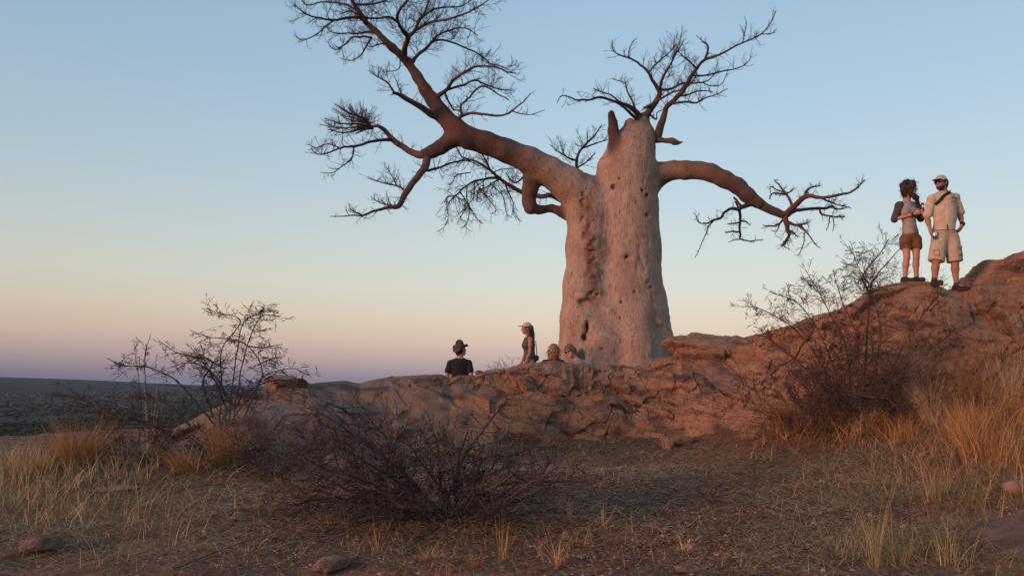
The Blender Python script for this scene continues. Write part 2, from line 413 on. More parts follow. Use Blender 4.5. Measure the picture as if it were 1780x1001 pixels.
def terrain():
    az = np.concatenate((np.linspace(-180, -60, 40)[:-1], np.linspace(-60, -38, 30)[:-1], np.linspace(-38, 38, 440), np.linspace(38, 60, 30)[1:], np.linspace(60, 180, 40)[1:]))
    r1 = np.concatenate(((0.05, .3, .6, .9, 1.2), np.geomspace(1.5, 30, 260), np.geomspace(30, 150, 40)[1:])); r2 = np.geomspace(150, 30000, 60)[1:]
    R = np.concatenate((r1, r2)); A = np.radians(az)
    X = R[:, None] * np.sin(A)[None]; Y = R[:, None] * np.cos(A)[None]
    Z = np.empty_like(X); Z[:] = ground_z(X, Y)
    V = np.stack((X, Y, Z), -1); nr, nc = X.shape
    def quads(a, b):
        i = np.arange(a, b)[:, None] * nc; j = np.arange(nc - 1)[None]
        return np.stack((i + j, i + nc + j, i + nc + j + 1, i + j + 1), -1).reshape(-1, 4)[:, ::-1]
    k = len(r1)
    o = obj('ground', V[:k].reshape(-1, 3), quads(0, k - 1), MAT['soil']); tag(o, 'dark reddish stony soil of the hilltop sloping up to the rocks', kind='structure')
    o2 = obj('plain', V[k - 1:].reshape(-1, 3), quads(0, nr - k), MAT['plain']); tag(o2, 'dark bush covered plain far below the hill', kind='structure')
terrain()
# a long low ridge on the horizon, left
def ridge():
    n, m = 160, 14; V = []
    for i in range(n):
        px = -900 + i * 8.0 if i < 0 else -1100 + i * 9.6
        top = np.interp(px, (-1100, -500, 0, 100, 180, 260, 330, 434), (661, 652, 655, 658, 661, 665, 668.5, 671))
        for j in range(m):
            t = j / (m - 1); d = 5200 + 2600 * t; hgt = math.sin(math.pi * t) ** .8
            crest = P(px, top, 6500)[2]; zb = -62.5
            x = (px - 890) / F_PX * d
            nz = float(vnoise(np.array([[x * .004, d * .004, 0.0]]))[0]) * 2.0 * (1 if 0 < j < m - 1 else 0)
            V.append((x, d, zb + (crest - zb) * hgt + nz * (hgt < .95)))
    i = np.arange(n - 1)[:, None] * m; j = np.arange(m - 1)[None]
    Q = np.stack((i + j, i + m + j, i + m + j + 1, i + j + 1), -1).reshape(-1, 4)
    tag(obj('hills', V, Q, MAT['plain']), 'long low blue ridge on the horizon at left', kind='structure')
ridge()

# ------------------------------------------------------------------ bedrock outcrop
def ipl(tab, x, j):
    a = np.array(tab, float); return np.interp(x, a[:, 0], a[:, j])
def rock_extra(t, col, src):
    at = N(t, 'ShaderNodeAttribute', attribute_name='block')
    rp = N(t, 'ShaderNodeValToRGB'); t.links.new(at.outputs['Fac'], rp.inputs[0]); c = rp.color_ramp
    while len(c.elements) > 1: c.elements.remove(c.elements[-1])
    c.elements[0].position = 0; c.elements[0].color = (.17, .105, .085, 1)
    for p_, cc in ((.3, (.27, .135, .072)), (.5, (.34, .20, .125)), (.68, (.34, .14, .055)), (.85, (.15, .088, .066)), (1, (.42, .28, .175))):
        e = c.elements.new(p_); e.color = (*cc, 1)
    col = mixcol(t, .6, col, rp.outputs[0])
    g = N(t, 'ShaderNodeAttribute', attribute_name='grey')
    gm = N(t, 'ShaderNodeMath', operation='MULTIPLY'); t.links.new(g.outputs['Fac'], gm.inputs[0]); t.links.new(noise_mask(t, src, 2.2, .35, .6), gm.inputs[1])
    col = mixcol(t, gm.outputs[0], col, (.21, .165, .14))
    m = noise_mask(t, src, 5.3, .52, .68, 12); col = mixcol(t, m, col, (.36, .15, .060))
    m = noise_mask(t, src, 2.3, .50, .66, 12); col = mixcol(t, m, col, (.115, .065, .055))
    m = noise_mask(t, src, 24, .64, .68, 3); return mixcol(t, m, col, (.10, .07, .06))
MAT['rock'] = mat('ochre_rock', [(.34, (.10, .055, .044)), (.44, (.26, .125, .066)), (.52, (.36, .21, .13)), (.62, (.38, .175, .075)), (.75, (.46, .32, .215))],
                  2.6, .9, .9, 22, 10, .035, extra=rock_extra, stretch=(1, 1, 2.4), dist=1.2)
def displace_rock(V0, nrm, amp=1.0, dip=(0.10, -0.06)):
    """bedding ledges, fractured blocks with grooved joints and fine relief"""
    w = np.stack((fbm(V0 * .7, 3, 31), fbm(V0 * .7, 3, 32), fbm(V0 * .7, 3, 33)), 1)
    w2 = np.stack((fbm(V0 * 2.0, 2, 34), fbm(V0 * 2.0, 2, 35), fbm(V0 * 2.0, 2, 36)), 1)
    p = V0 + .32 * w + .05 * w2
    # fracture blocks; every block tilts its own bedding a little
    q = p * np.array((1, 1, 1.5))
    d1, d2, rid, vec = voronoi(q / 1.7, 3)
    tx, ty = (rid - .5) * .5, (np.modf(rid * 7.3)[0] - .5) * .25
    s = p[:, 2] + (dip[0] + tx) * p[:, 0] + (dip[1] + ty) * (p[:, 1] - 12) + rid * 3
    am = sstep(-.2, .3, fbm(V0 * np.array((.5, .7, .9)), 3, 41))
    def ledges(th, seed):
        li = np.floor(s / th); f = s / th - li; lb = np.floor(p[:, 0] / (th * 6) + .37 * li); z_ = (li * 0).astype(np.int64)
        lr = _hash(li.astype(np.int64), lb.astype(np.int64), z_, seed); t2 = _hash(li.astype(np.int64), z_, z_, seed + 3)
        return (f ** 1.5 - .4) * (.3 + .9 * t2) * sstep(1, .96, f), lr, f
    g1, lr, f1 = ledges(.30, 77); g2, lr2, f2 = ledges(.105, 88)
    disp = (.17 * g1 + .12 * (lr - .5)) * (.25 + .85 * am) + (.05 * g2 + .045 * (lr2 - .5)) * sstep(-.2, .25, fbm(V0 * 1.2 + 5, 2, 44))
    disp += .16 * fbm(V0 * np.array((.7, .7, 1.1)), 2, 45)
    rt = sstep(3.2, 4.6, V0[:, 0]); m1 = np.maximum(sstep(-.2, .1, fbm(V0 * .9 + 3, 2, 42)), rt); m2 = np.maximum(sstep(-.1, .2, fbm(V0 * 1.3 + 9, 2, 43)), rt * .8)
    tv = np.stack((np.sin(rid * 91), np.cos(rid * 57), np.sin(rid * 33)), 1)
    disp += m1 * (.12 * (rid - .5) + .12 * (vec * tv).sum(1)) - .07 * (1 - sstep(0, .014, d2 - d1)) * m1
    e1, e2, rid2, vec2 = voronoi(q / .42 + 7, 11)
    tv = np.stack((np.sin(rid2 * 71), np.cos(rid2 * 67), np.sin(rid2 * 39)), 1)
    disp += m2 * (.05 * (rid2 - .5) + .075 * (vec2 * tv).sum(1) - .03 * (1 - sstep(0, .022, e2 - e1)))
    h1, h2, rid3, vec3 = voronoi(q / .15 + 3, 19); tv = np.stack((np.sin(rid3 * 71), np.cos(rid3 * 67), np.sin(rid3 * 39)), 1)
    disp += .022 * (vec3 * tv).sum(1) * m2 + .02 * fbm(p * 6, 4, 51) + .008 * fbm(p * 24, 3, 61)
    disp = disp * (.55 + .45 * sstep(-1.0, .6, V0[:, 0])); disp = .20 * np.tanh(disp / .20)
    return disp * amp, np.clip((rid * m1 + .5 * (1 - m1)) * .5 + lr * .3 + (rid2 * m2 + .5 * (1 - m2)) * .3 - .05, 0, 1)
def outcrop():
    nu, nv = 1340, 225
    px = np.linspace(300, 2060, nu)
    rs = np.random.RandomState(3)
    fy, fd = ipl(FOOT, px, 1), ipl(FOOT, px, 2); cy, cd = ipl(CREST, px, 1), ipl(CREST, px, 2)
    ker = np.hanning(41); ker /= ker.sum(); sm = lambda a: np.convolve(np.pad(a, 20, 'edge'), ker, 'valid')
    fy, fd, cd = sm(fy), sm(fd), sm(cd)
    Fp = np.array([P(a, b, c) for a, b, c in zip(px, fy, fd)]); Cp = np.array([P(a, b, c) for a, b, c in zip(px, cy, cd)])
    Cp[:, 2] -= .05 - .07 * np.exp(-((px - 1615) / 70) ** 2)
    t = np.linspace(0, 1, nv)[None, :, None]; V = np.empty((nu, nv, 3))
    v1, v2 = 0.64, 0.74          # 0..v1 the face, v1..v2 the rounded crest, v2..1 the back
    x = np.linspace(0, 1, nv)
    face = np.clip(x / v1, 0, 1)
    hor = face ** 1.15; ver = 1 - (1 - face) ** 1.35
    Fq = Fp.copy(); Fq[:, 2] -= .25
    V[:] = Fq[:, None] + (Cp - Fq)[:, None] * np.stack((hor, hor, ver), 1)[None]
    bk = np.clip((x - v1) / (1 - v1), 0, 1)
    bd = 1.9 * bk ** 1.2
    ux = Cp[:, 0] / Cp[:, 1]
    V[:, :, 1] += bd[None]; V[:, :, 0] += (ux[:, None] * bd[None])
    gz = ground_z(V[:, -1, 0], V[:, -1, 1], False) - .25
    drop = (Cp[:, 2] - gz)[:, None] * (bk ** 1.3)[None]
    right = sstep(1120, 1200, px)[:, None]
    drop2 = (Cp[:, 2] - gz)[:, None] * sstep(.35, 1.0, bk)[None] + .06 * sstep(0, .3, bk)[None]
    V[:, :, 2] -= drop * (1 - right) + drop2 * right
    VV = V.reshape(-1, 3)
    i = np.arange(nu - 1)[:, None] * nv; j = np.arange(nv - 1)[None]
    Q = np.stack((i + j, i + nv + j, i + nv + j + 1, i + j + 1), -1).reshape(-1, 4)
    nrm = vnormals(VV, Q)
    disp, blk = displace_rock(VV, nrm)
    ff = np.tile(x, nu)
    taper = sstep(0, .05, ff) * (1 - .6 * sstep(v1 - .10, v1 - .02, ff) * (1 - sstep(v2 + .05, .95, ff))) 
    taper = taper * (1 - .7 * np.exp(-((np.repeat(px, nv) - 1615) / 75) ** 2) * sstep(v1 - .22, v1 - .08, ff))
    dirv = nrm * .75 + np.array((0, -.5, .05)) * (1 - sstep(v1 - .1, v1 + .05, ff))[:, None]
    VV = VV + dirv * (disp * taper)[:, None]
    pxx = np.repeat(px, nv)
    grey = (1 - sstep(560, 850, pxx)) * .9 + .18
    o = obj('rock_outcrop', VV, Q, MAT['rock'], smooth=False, attrs={'block': blk, 'grey': grey})
    tag(o, 'long ochre and grey bedrock outcrop with ledges and cracks', kind='structure')
    return BVHTree.FromPolygons([tuple(v) for v in VV[:, :]][::1], [tuple(q) for q in Q], epsilon=0) , VV
ROCK_BVH, _rv = outcrop()
def surf_z(x, y):
    """height of the highest surface (rock or ground) at x,y"""
    g = float(ground_z(np.array([x]), np.array([y]))[0])
    h = ROCK_BVH.ray_cast(Vector((x, y, 20)), Vector((0, 0, -1)))
    return max(g, h[0].z) if h[0] is not None else g
def ground_at(px, py, d0=3, d1=16):
    """first point where the ray through a photo pixel meets rock or ground"""
    prev = d0
    for d in np.linspace(d0, d1, 130):
        p = P(px, py, d)
        if p[2] <= surf_z(p[0], p[1]):
            return np.array((p[0], p[1], surf_z(p[0], p[1])))
    return P(px, py, d1)

# loose boulders and stones
def boulder(name, px, py, d, size, label, group=None, seed=0, n=40, rot=0.0, tilt=0.0, bury=.3, cat='rock', sharp=1.0, world=None, m=None):
    """size: half extents (m) of an irregular faceted stone; px,py,d its base centre"""
    c = P(px, py, d) if world is None else np.array(world, float)
    rs = np.random.RandomState(seed)
    F = Field((-1.5,) * 3, (1.5,) * 3, 3.0 / n); X, Y, Z = F.grid()
    D = np.sqrt(X ** 2 + Y ** 2 + Z ** 2) - 1.15
    for k in range(15):
        v = rs.normal(size=3); v /= np.linalg.norm(v); off = rs.uniform(.62, .98)
        D = np.maximum(D, X * v[0] + Y * v[1] + Z * v[2] - off)
    F.F = D.astype(np.float32); V, Q = F.mesh(); V = relax(V, Q, 1)
    V = V * np.array(size); ca, sa = math.cos(tilt), math.sin(tilt)
    V = np.stack((V[:, 0] * ca - V[:, 2] * sa, V[:, 1], V[:, 0] * sa + V[:, 2] * ca), 1)
    ca, sa = math.cos(rot), math.sin(rot)
    V = np.stack((V[:, 0] * ca - V[:, 1] * sa, V[:, 0] * sa + V[:, 1] * ca, V[:, 2]), 1)
    V[:, 2] -= V[:, 2].min() * (1 - bury)
    s = min(size); nr = vnormals(V, Q)
    V += nr * (.22 * s * fbm((V + seed) / s * 1.1, 4, seed) + .10 * s * fbm((V + seed) / s * 4, 4, seed))[:, None]
    o = bpy.data.objects.new(name, new_mesh(name, V, Q, m or (MAT['stone'] if max(size) < .36 else MAT['rock']), attrs={'block': np.full(len(V), rs.rand()), 'grey': np.full(len(V), .4)}))
    o.location = tuple(c); C.objects.link(o); tag(o, label, cat, group); return o
MAT['stone'] = mat('stone', [(.3, (.12, .07, .05)), (.5, (.22, .135, .10)), (.7, (.29, .19, .14))], 12, .9, .6, 70, bdist=.01, island=.3)

def poly_rock(outline, d, half, label, seed, group=None, name='boulder'):
    """angular block: a convex outline through photo points at depth d, given real thickness and weathered"""
    pts = np.array([P(x, y, d) for x, y in outline]); c = pts.mean(0); A = pts[:, [0, 2]] - c[[0, 2]]
    ext = np.abs(A).max(0) + .15; F = Field((-ext[0], -half - .15, -ext[1]), (ext[0], half + .15, ext[1]), .026); X, Y, Z = F.grid()
    D = np.abs(Y + .25 * Z) - half
    n = len(A)
    for i in range(n):
        a, b = A[i], A[(i + 1) % n]; e = b - a; nn = np.array((-e[1], e[0])); nn /= np.linalg.norm(nn)
        if (a @ nn) < 0: nn = -nn
        D = np.maximum(D, (X - a[0]) * nn[0] + (Z - a[1]) * nn[1] + .10 * np.abs(Y) ** 1.5)
    F.F = (D - .01).astype(np.float32); V, Q = F.mesh(); V = relax(V, Q, 2)
    dsp, blk = displace_rock((V + c) * 1.0 + seed, None, .35)
    V = V + vnormals(V, Q) * (dsp + .03 * fbm(V * 4 + seed, 3, seed))[:, None]
    o = bpy.data.objects.new(name, new_mesh(name, V, Q, MAT['rock'], smooth=False, attrs={'block': blk, 'grey': np.full(len(V), .15)})); o.location = tuple(c); C.objects.link(o)
    return tag(o, label, 'rock', group)
# ------------------------------------------------------------------ the baobab
def bark_extra(t, col, src):
    ag = N(t, 'ShaderNodeAttribute', attribute_name='age')      # 1 = old pale trunk bark, 0 = dark young wood; also carries the right limb's painted shade
    mp = N(t, 'ShaderNodeMapping'); mp.inputs['Scale'].default_value = (1, 1, .35); t.links.new(src, mp.inputs[0])
    m = noise_mask(t, mp.outputs[0], 2.6, .50, .80, 9); col = mixcol(t, m, col, (.29, .165, .125))
    m = noise_mask(t, src, 6.5, .64, .74, 12); col = mixcol(t, m, col, (.14, .10, .085))
    m = noise_mask(t, src, 1.5, .56, .66, 5); col = mixcol(t, m, col, (.44, .31, .25))
    m = noise_mask(t, src, 14, .67, .71, 3); col = mixcol(t, m, col, (.13, .08, .065))
    m = noise_mask(t, mp.outputs[0], 30, .50, .68, 6); col = mixcol(t, m, col, (.25, .15, .115))
    sc_ = N(t, 'ShaderNodeAttribute', attribute_name='scar'); col = mixcol(t, sc_.outputs['Fac'], col, (.21, .095, .065))
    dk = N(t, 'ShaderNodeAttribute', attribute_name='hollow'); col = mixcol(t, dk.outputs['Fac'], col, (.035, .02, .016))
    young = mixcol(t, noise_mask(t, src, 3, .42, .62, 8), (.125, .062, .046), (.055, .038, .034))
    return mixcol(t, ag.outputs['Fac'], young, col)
MAT['bark'] = mat('baobab_bark', [(.3, (.28, .18, .13)), (.46, (.40, .275, .20)), (.6, (.44, .305, .225)), (.75, (.52, .39, .30))], 3.0,   .85, .9, 30, 10, .04, extra=bark_extra, stretch=(1, 1, .6), dist=.6)
MAT['twig'] = mat('twig_bark', [(.35, (.035, .020, .020)), (.55, (.060, .032, .030)), (.75, (.10, .055, .045))], 3, .9, 0)
TD = 18.0                                   # metres to the tree
def px2m(d): return d / F_PX
def TP(x, y, dd=0.0): return P(x, y, TD + dd)

def tree():
    base = TP(1072, 640); base[2] = surf_z(base[0], base[1]) - .1
    root = thing('baobab_tree', base, 'huge bare baobab with a pale pink swollen trunk and dark leafless branches', 'tree')
    k = px2m(TD); h = .042
    trunkP, limbL, limbR = [], [], []
    def cones(F, pts, kk):
        """pts: (px, py, r_px, depth offset)"""
        Pp = [TP(a[0], a[1], a[3]) for a in pts]; R = [a[2] * k for a in pts]
        F.chain(Pp, R, kk); return list(zip(Pp, R))
    F = Field(TP(648, 670, 0) + np.array((0, -1.9, 0)), TP(1325, 40, 0) + np.array((0, 1.9, 0)), h)
    main = [(1088, 690, 82, .1), (1088, 620, 80, .1), (1088, 560, 72, .1), (1086, 500, 66, .1), (1088, 430, 60, .1), (1088, 360, 56, .05), (1090, 300, 50, 0), (1096, 262, 42, 0), (1104, 240, 30, 0)]
    left = [(1012, 700, 42, -.35), (1014, 620, 39, -.3), (1015, 560, 37, -.28), (1018, 500, 36, -.25), (1022, 430, 35, -.2), (1022, 370, 35, -.12), (1012, 335, 36, -.05)]
    tp = cones(F, main, .10) + cones(F, left, .22)
    # buttress folds at the foot
    for (x, r, dd) in ((1000, 24, -.55), (1050, 26, -.95), (1105, 30, -.98), (1140, 26, -.5)):
        tp += cones(F, [(x, 700, r * 1.25, dd), (x + 2, 600, r, dd * .8 + .08), (x + 1, 520, r * .6, dd * .5 + .1)], .18)
    # trunk top: shoulders and broken stubs
    tp += cones(F, [(1108, 262, 30, -.05), (1112, 236, 26, 0), (1116, 216, 13, 0), (1120, 204, 9, 0)], .06)
    tp += cones(F, [(1094, 250, 18, -.1), (1096, 228, 11, -.15), (1094, 214, 9, -.15)], .05)
    tp += cones(F, [(1058, 290, 22, -.1), (1072, 262, 15, -.2)], .10)
    stump = [(1070, 268, 12, -.3), (1069, 248, 11.5, -.33), (1066, 228, 10, -.33), (1066, 214, 8, -.33), (1063, 203, 6.5, -.33), (1063, 197, 6, -.33)]
    st = cones(F, stump, .04)
    ll = cones(F, [(1012, 345, 37.2, -.05), (990, 322, 31.6, -.2), (955, 298, 25.8, -.35), (920, 279, 23.2, -.45), (880, 262, 20.6, -.55), (845, 249, 19.4, -.6), (815, 240, 18.9, -.65), (790, 222, 17.2, -.65), (767, 197, 14.6, -.65), (752, 174, 12.0, -.6), (739, 156, 10.3, -.6), (725, 133, 8.8, -.62), (709, 108, 7.6, -.66), (682, 83, 6.5, -.7), (664, 66, 5.8, -.72)], .08)
    # knee shaped stub hanging below the left limb and its loop back to the trunk
    kn = cones(F, [(935, 292, 20, -.35), (926, 310, 17, -.3), (921, 330, 14, -.2), (919, 350, 12, -.1), (922, 361, 11, -.1), (938, 365, 8, 0), (960, 362, 7, .1), (985, 372, 12, .1)], .07)
    gl = cones(F, [(797, 237, 17, -.65), (783, 243, 14.5, -.6), (766, 256, 12.5, -.6), (750, 264, 11, -.6), (738, 268, 9.5, -.6)], .05)
    lr = cones(F, [(1128, 314, 27, 0), (1148, 302, 19.5, -.05), (1170, 296, 16.2, -.15), (1192, 296, 16, -.3), (1214, 296, 14.8, -.4), (1235, 300, 15, -.5), (1260, 312, 14, -.6), (1282, 323, 13.5, -.65), (1299, 339, 12.5, -.7), (1318, 353, 10.5, -.7)], .09)
    # hollows and peg holes
    def front(x, y):     # depth of trunk surface at a pixel
        o = np.array(cam.location); tgt = TP(x, y); dv = (tgt - o); dv /= np.linalg.norm(dv)
        for s in np.arange(15.0, 19.5, .02):
            q = o + dv * s; i = np.round((q - F.lo) / h).astype(int)
            if (i >= 0).all() and (i < F.n).all() and F.F[tuple(i)] < 0: return q
        return tgt
    hollows = []
    def hole(x, y, r, dep=.06, k2=.02, tall=1.0):
        q = front(x, y); hollows.append((q, r * k, tall)) if r < 5 or tall > 1.4 else None; F.ell(q + np.array((0, dep * .2, 0)), (r * k, max(dep, r * k), r * k * tall), k2, sub=True)
    hole(1016, 586, 4.6, .2, .07, 1.4); hole(1021, 568, 3.6, .2, .07, 3.0); hole(1014, 526, 9, .10, .08, .7); hole(1028, 521, 6, .08, .06, .7)
    for (x, y, r) in ((1077, 310, 2.6), (1066, 325, 4.0), (1116, 331, 3.2), (1124, 339, 3.6), (1124, 373, 3.2), (1089, 446, 3.6), (1080, 525, 3), (1078, 552, 2.4), (1103, 507, 2.8), 
                      (1046, 606, 3.2), (1130, 500, 2.4)):
        hole(x, y, r, .07, .015)
    for (x, y, r) in ((1100, 453, 7), (1085, 440, 6), (1118, 482, 8), (1010, 515, 7), (1038, 508, 7), (986, 560, 5), (1144, 560, 7), (1060, 540, 6), (1010, 610, 8), (1072, 590, 7)):
        q = front(x, y); F.ell(q, (r * k, .06, r * k * .8), .06)
    # warty seam between the two fused columns
    rs = np.random.RandomState(8)
    for i in range(260):
        y = rs.uniform(330, 520); x = np.interp(y, (330, 430, 520), (1018, 1024, 1030)) + rs.normal(0, 7); r = rs.uniform(1.5, 4.2)
        q = front(x, y); F.ell(q, (r * k, r * k * .8, r * k * rs.uniform(.6, 1.4)), .02, sub=rs.rand() < .35)
    V, Q = F.mesh(); V = relax(V, Q, 1, .5)
    nr = vnormals(V, Q)
    px_, py_ = proj(V[:, 0], V[:, 1], V[:, 2])
    # which member a vertex belongs to
    def dist(ch):
        best = np.full(len(V), 9.0)
        for i in range(len(ch) - 1):
            a, ra = ch[i]; b, rb = ch[i + 1]; ab = b - a; L = (ab ** 2).sum()
            if L < 1e-9 or L > 4: continue
            t = np.clip(((V - a) @ ab) / L, 0, 1); best = np.minimum(best, np.linalg.norm(V - a - t[:, None] * ab, axis=1) - (ra + t * (rb - ra)))
        return best
    dd = np.stack((np.minimum(dist(tp), 9), dist(st), np.minimum(dist(ll[1:]), dist(gl)), dist(kn[1:]), dist(lr[1:])), 1)
    lab = dd.argmin(1)
    big = np.where(lab == 0, 1.0, .28)
    V2 = V.copy(); V2[:, 2] *= .5
    V = V + nr * (big * (.034 * fbm(V2 * 1.3, 3, 71) + .016 * fbm(V2 * 5, 4, 72)) + .009 * fbm(V * 14, 3, 73) - big * .016 * (1 - sstep(0, .10, np.abs(fbm(V * np.array((4.5, 4.5, .9)), 3, 79)))) * sstep(-.1, .2, fbm(V * .9, 2, 78)) - .012 * np.maximum(0, .12 - np.abs(fbm(V2 * 3.2 + 5, 3, 74))) / .12 * big)[:, None]
    V = V + nr * ((.018 * fbm(V * np.array((3, 3, 9)), 3, 75) * sstep(-.1, .3, fbm(V * 1.1, 2, 76))) * (lab == 0))[:, None]
    nr = vnormals(V, Q)
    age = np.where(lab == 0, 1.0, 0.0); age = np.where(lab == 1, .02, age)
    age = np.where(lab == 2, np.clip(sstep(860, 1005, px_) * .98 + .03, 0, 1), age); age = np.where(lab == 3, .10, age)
    age = np.where(lab == 4, np.clip(.40 - (px_ - 1150) / 500, .12, .40), age)  # shadow grey of the right limb, put into its bark tone
    for _ in range(8):   # soften the borders
        acc = np.zeros(len(V)); c = np.zeros(len(V))
        for i in range(4):
            np.add.at(acc, Q[:, i], age[Q[:, (i + 1) % 4]]); np.add.at(c, Q[:, i], 1)
        age = acc / np.maximum(c, 1)
    age = np.clip(age + .18 * fbm(V * 1.3, 4, 90), 0, 1)
    seam = np.exp(-((px_ - np.interp(py_, (330, 430, 520), (1018, 1024, 1030))) / 11) ** 2) * sstep(325, 350, py_) * (1 - sstep(515, 540, py_)) * (nr[:, 1] < 0) * (lab == 0)
    scar = np.clip(seam * (.75 + 1.1 * fbm(V * 6, 3, 91)), 0, .9)
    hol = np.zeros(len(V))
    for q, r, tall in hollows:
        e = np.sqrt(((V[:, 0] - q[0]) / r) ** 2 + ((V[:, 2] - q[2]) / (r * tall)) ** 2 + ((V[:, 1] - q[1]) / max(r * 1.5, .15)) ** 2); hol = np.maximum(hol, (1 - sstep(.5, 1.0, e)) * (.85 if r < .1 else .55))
    names = ['trunk', 'stump', 'limb', 'limb', 'limb']; labels = [None, 'broken upright stump on the trunk top', 'thick limb reaching up to the left', 'crooked knee shaped limb stub below the left limb', 'arching limb reaching to the right']
    fl = lab[Q[:, 0]]
    limbs = []
    for m in range(5):
        q = Q[fl == m]; u, inv = np.unique(q, return_inverse=True)
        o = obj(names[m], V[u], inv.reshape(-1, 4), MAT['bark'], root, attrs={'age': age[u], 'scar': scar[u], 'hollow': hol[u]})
        o.data.normals_split_custom_set_from_vertices([tuple(n) for n in nr[u]])
        if labels[m]: o['label'] = labels[m]
        limbs.append(o)
    # ---- traced branches: list of (px, py, r_px); depth chained from whatever they start on
    known = [(a[0], a[1], a[3]) for a in [(797, 230, 0, -.65), (763, 189, 0, -.65), (739, 156, 0, -.6), (709, 108, 0, -.66), (670, 72, 0, -.71), (738, 268, 0, -.6), (1317, 353, 0, -.7), (1118, 208, 0, 0), (1137, 238, 0, -.1), (978, 360, 0, .2), (1010, 320, 0, .5)]]
    B = []
    def br(pts, dz=0.0, fill=(6, 34, .1), own=None):
        B.append((pts, dz, fill))
    b = br
    # left limb leader and crown
    b([(674, 75, 6.2), (664, 66, 6.4), (655, 57, 6.2), (639, 43, 6), (623, 20, 4.5), (612, 0, 4), (600, -30, 3), (585, -62, 2)], -.002, (9, 38, .0))
    b([(790, 222, 5), (795, 212, 4.5), (804, 201, 4), (820, 196, 3.4), (844, 200, 2.8), (871, 201, 2.4), (890, 193, 2), (909, 178, 1.4), (922, 162, .9)], -.005, (8, 18, .1))
    b([(889, 193, 1.6), (914, 200, 1.2), (948, 191, .8)], 0, (2, 10, .1))
    b([(803, 202, 3), (801, 185, 2.8), (812, 174, 2.4), (828, 156, 2.2), (844, 151, 2), (863, 163, 1.6), (884, 173, 1)], .006, (9, 24, 0))
    b([(756, 171, 5), (777, 156, 4.2), (787, 141, 3.6), (809, 125, 3), (831, 116, 2.6), (858, 116, 2), (879, 124, 1.6), (897, 128, 1)], -.006, (14, 30, .05))
    b([(775, 157, 3.4), (804, 148, 2.8), (825, 140, 2.4), (844, 147, 2), (871, 156, 1.5), (893, 158, 1)], .008, (12, 28, 0))
    b([(772, 158, 2.6), (781, 178, 2.2), (788, 190, 1.8), (800, 196, 1.3), (796, 212, .9)], .003, (5, 18, .1))
    b([(714, 112, 5), (722, 102, 4.4), (732, 91, 4), (744, 81, 3.4), (752, 72, 3), (771, 70, 2.6), (804, 81, 2.2), (831, 94, 1.9), (852, 110, 1.6), (871, 116, 1.2), (892, 128, .8)], .006, (16, 34, .05))
    b([(745, 79, 2.6), (760, 62, 2.2), (785, 52, 1.9), (810, 50, 1.5), (830, 62, 1)], -.012, (10, 30, 0))
    b([(702, 98, 6.5), (705, 81, 5.6), (709, 65, 5), (700, 54, 4.4), (690, 34, 3.6), (696, 16, 3), (709, 0, 2.6), (716, -25, 2), (722, -50, 1.4)], -.012, (14, 34, .1))
    b([(692, 40, 3), (676, 30, 2.6), (655, 32, 2.2), (632, 30, 1.8), (610, 20, 1.4), (590, 25, .9)], -.01, (12, 30, 0))
    b([(709, 64, 5), (720, 54, 4.2), (731, 32, 3.4), (739, 20, 3), (748, -8, 2.4), (760, -40, 1.7)], .01, (14, 34, .1))
    b([(722, 53, 3.6), (736, 44, 3.2), (750, 39, 3), (777, 34, 2.6), (804, 26, 2.2), (831, 13, 1.6), (852, -2, 1)], -.008, (14, 30, .05))
    b([(733, 32, 2.8), (752, 18, 2.4), (780, 12, 2), (806, 10, 1.6), (828, -6, 1)], .012, (12, 26, .05))
    b([(640, 46, 4), (626, 32, 3.6), (599, 31, 3), (580, 36, 2.6), (558, 32, 2), (534, 26, 1.5), (518, 15, 1), (512, 10, .8)], -.008, (13, 26, .05))
    b([(580, 36, 2), (566, 46, 1.8), (553, 57, 1.5), (534, 69, 1.2), (520, 68, 1), (512, 59, .8)], .004, (7, 18, .05))
    b([(652, 57, 3.4), (632, 56, 2.8), (615, 58, 2.3), (588, 58, 1.8), (574, 55, 1.3), (569, 46, .9)], .012, (9, 22, .05))
    b([(646, 66, 3), (630, 64, 2.4), (612, 66, 2), (599, 78, 1.7), (585, 86, 1.3), (571, 81, .8)], -.014, (8, 22, .05))
    b([(645, 67, 2.6), (637, 80, 2.2), (630, 93, 1.8), (622, 101, 1.5), (606, 105, 1.1), (591, 101, .8)], .01, (6, 18, .05))
    b([(625, 22, 3.4), (605, 10, 2.8), (588, 5, 2.4), (560, 4, 2), (534, 9, 1.5), (524, 0, 1)], .012, (12, 28, .05))
    b([(618, 8, 3), (640, 8, 2.6), (662, 4, 2.2), (690, -8, 1.7), (715, -28, 1)], .02, (12, 30, .05))
    b([(612, 0, 3), (596, -12, 2.4), (572, -22, 1.8), (550, -24, 1)], -.02, (10, 26, .05))
    b([(683, 84, 2.4), (664, 76, 2), (650, 82, 1.5), (636, 80, 1)], .02, (7, 20, .05))
    b([(690, 90, 2), (695, 110, 1.5), (690, 122, 1.2), (676, 124, 1), (664, 124, .8)], -.01, (5, 18, .05))
    b([(766, 205, 9), (750, 199, 7.5), (731, 186, 6), (709, 173, 5), (690, 163, 4), (683, 161, 3)], -.006, (5, 14, .1))
    b([(686, 162, 2.6), (676, 148, 2), (666, 140, 1.6), (655, 133, 1.2), (647, 125, .8)], -.005, (7, 20, .15))
    b([(700, 168, 1.8), (694, 155, 1.4), (688, 138, 1), (683, 127, .7)], .01, (5, 16, .15))
    # lower left limb and its fans
    b([(745, 266, 10), (733, 269, 8.6), (723, 267, 7.4), (704, 258, 6.4), (688, 247, 5.8), (676, 236, 5.2), (665, 224, 4.6), (656, 219, 4), (646, 221, 3.2), (634, 226, 2.4), (618, 232, 1.6)], .004, (7, 18, .1))
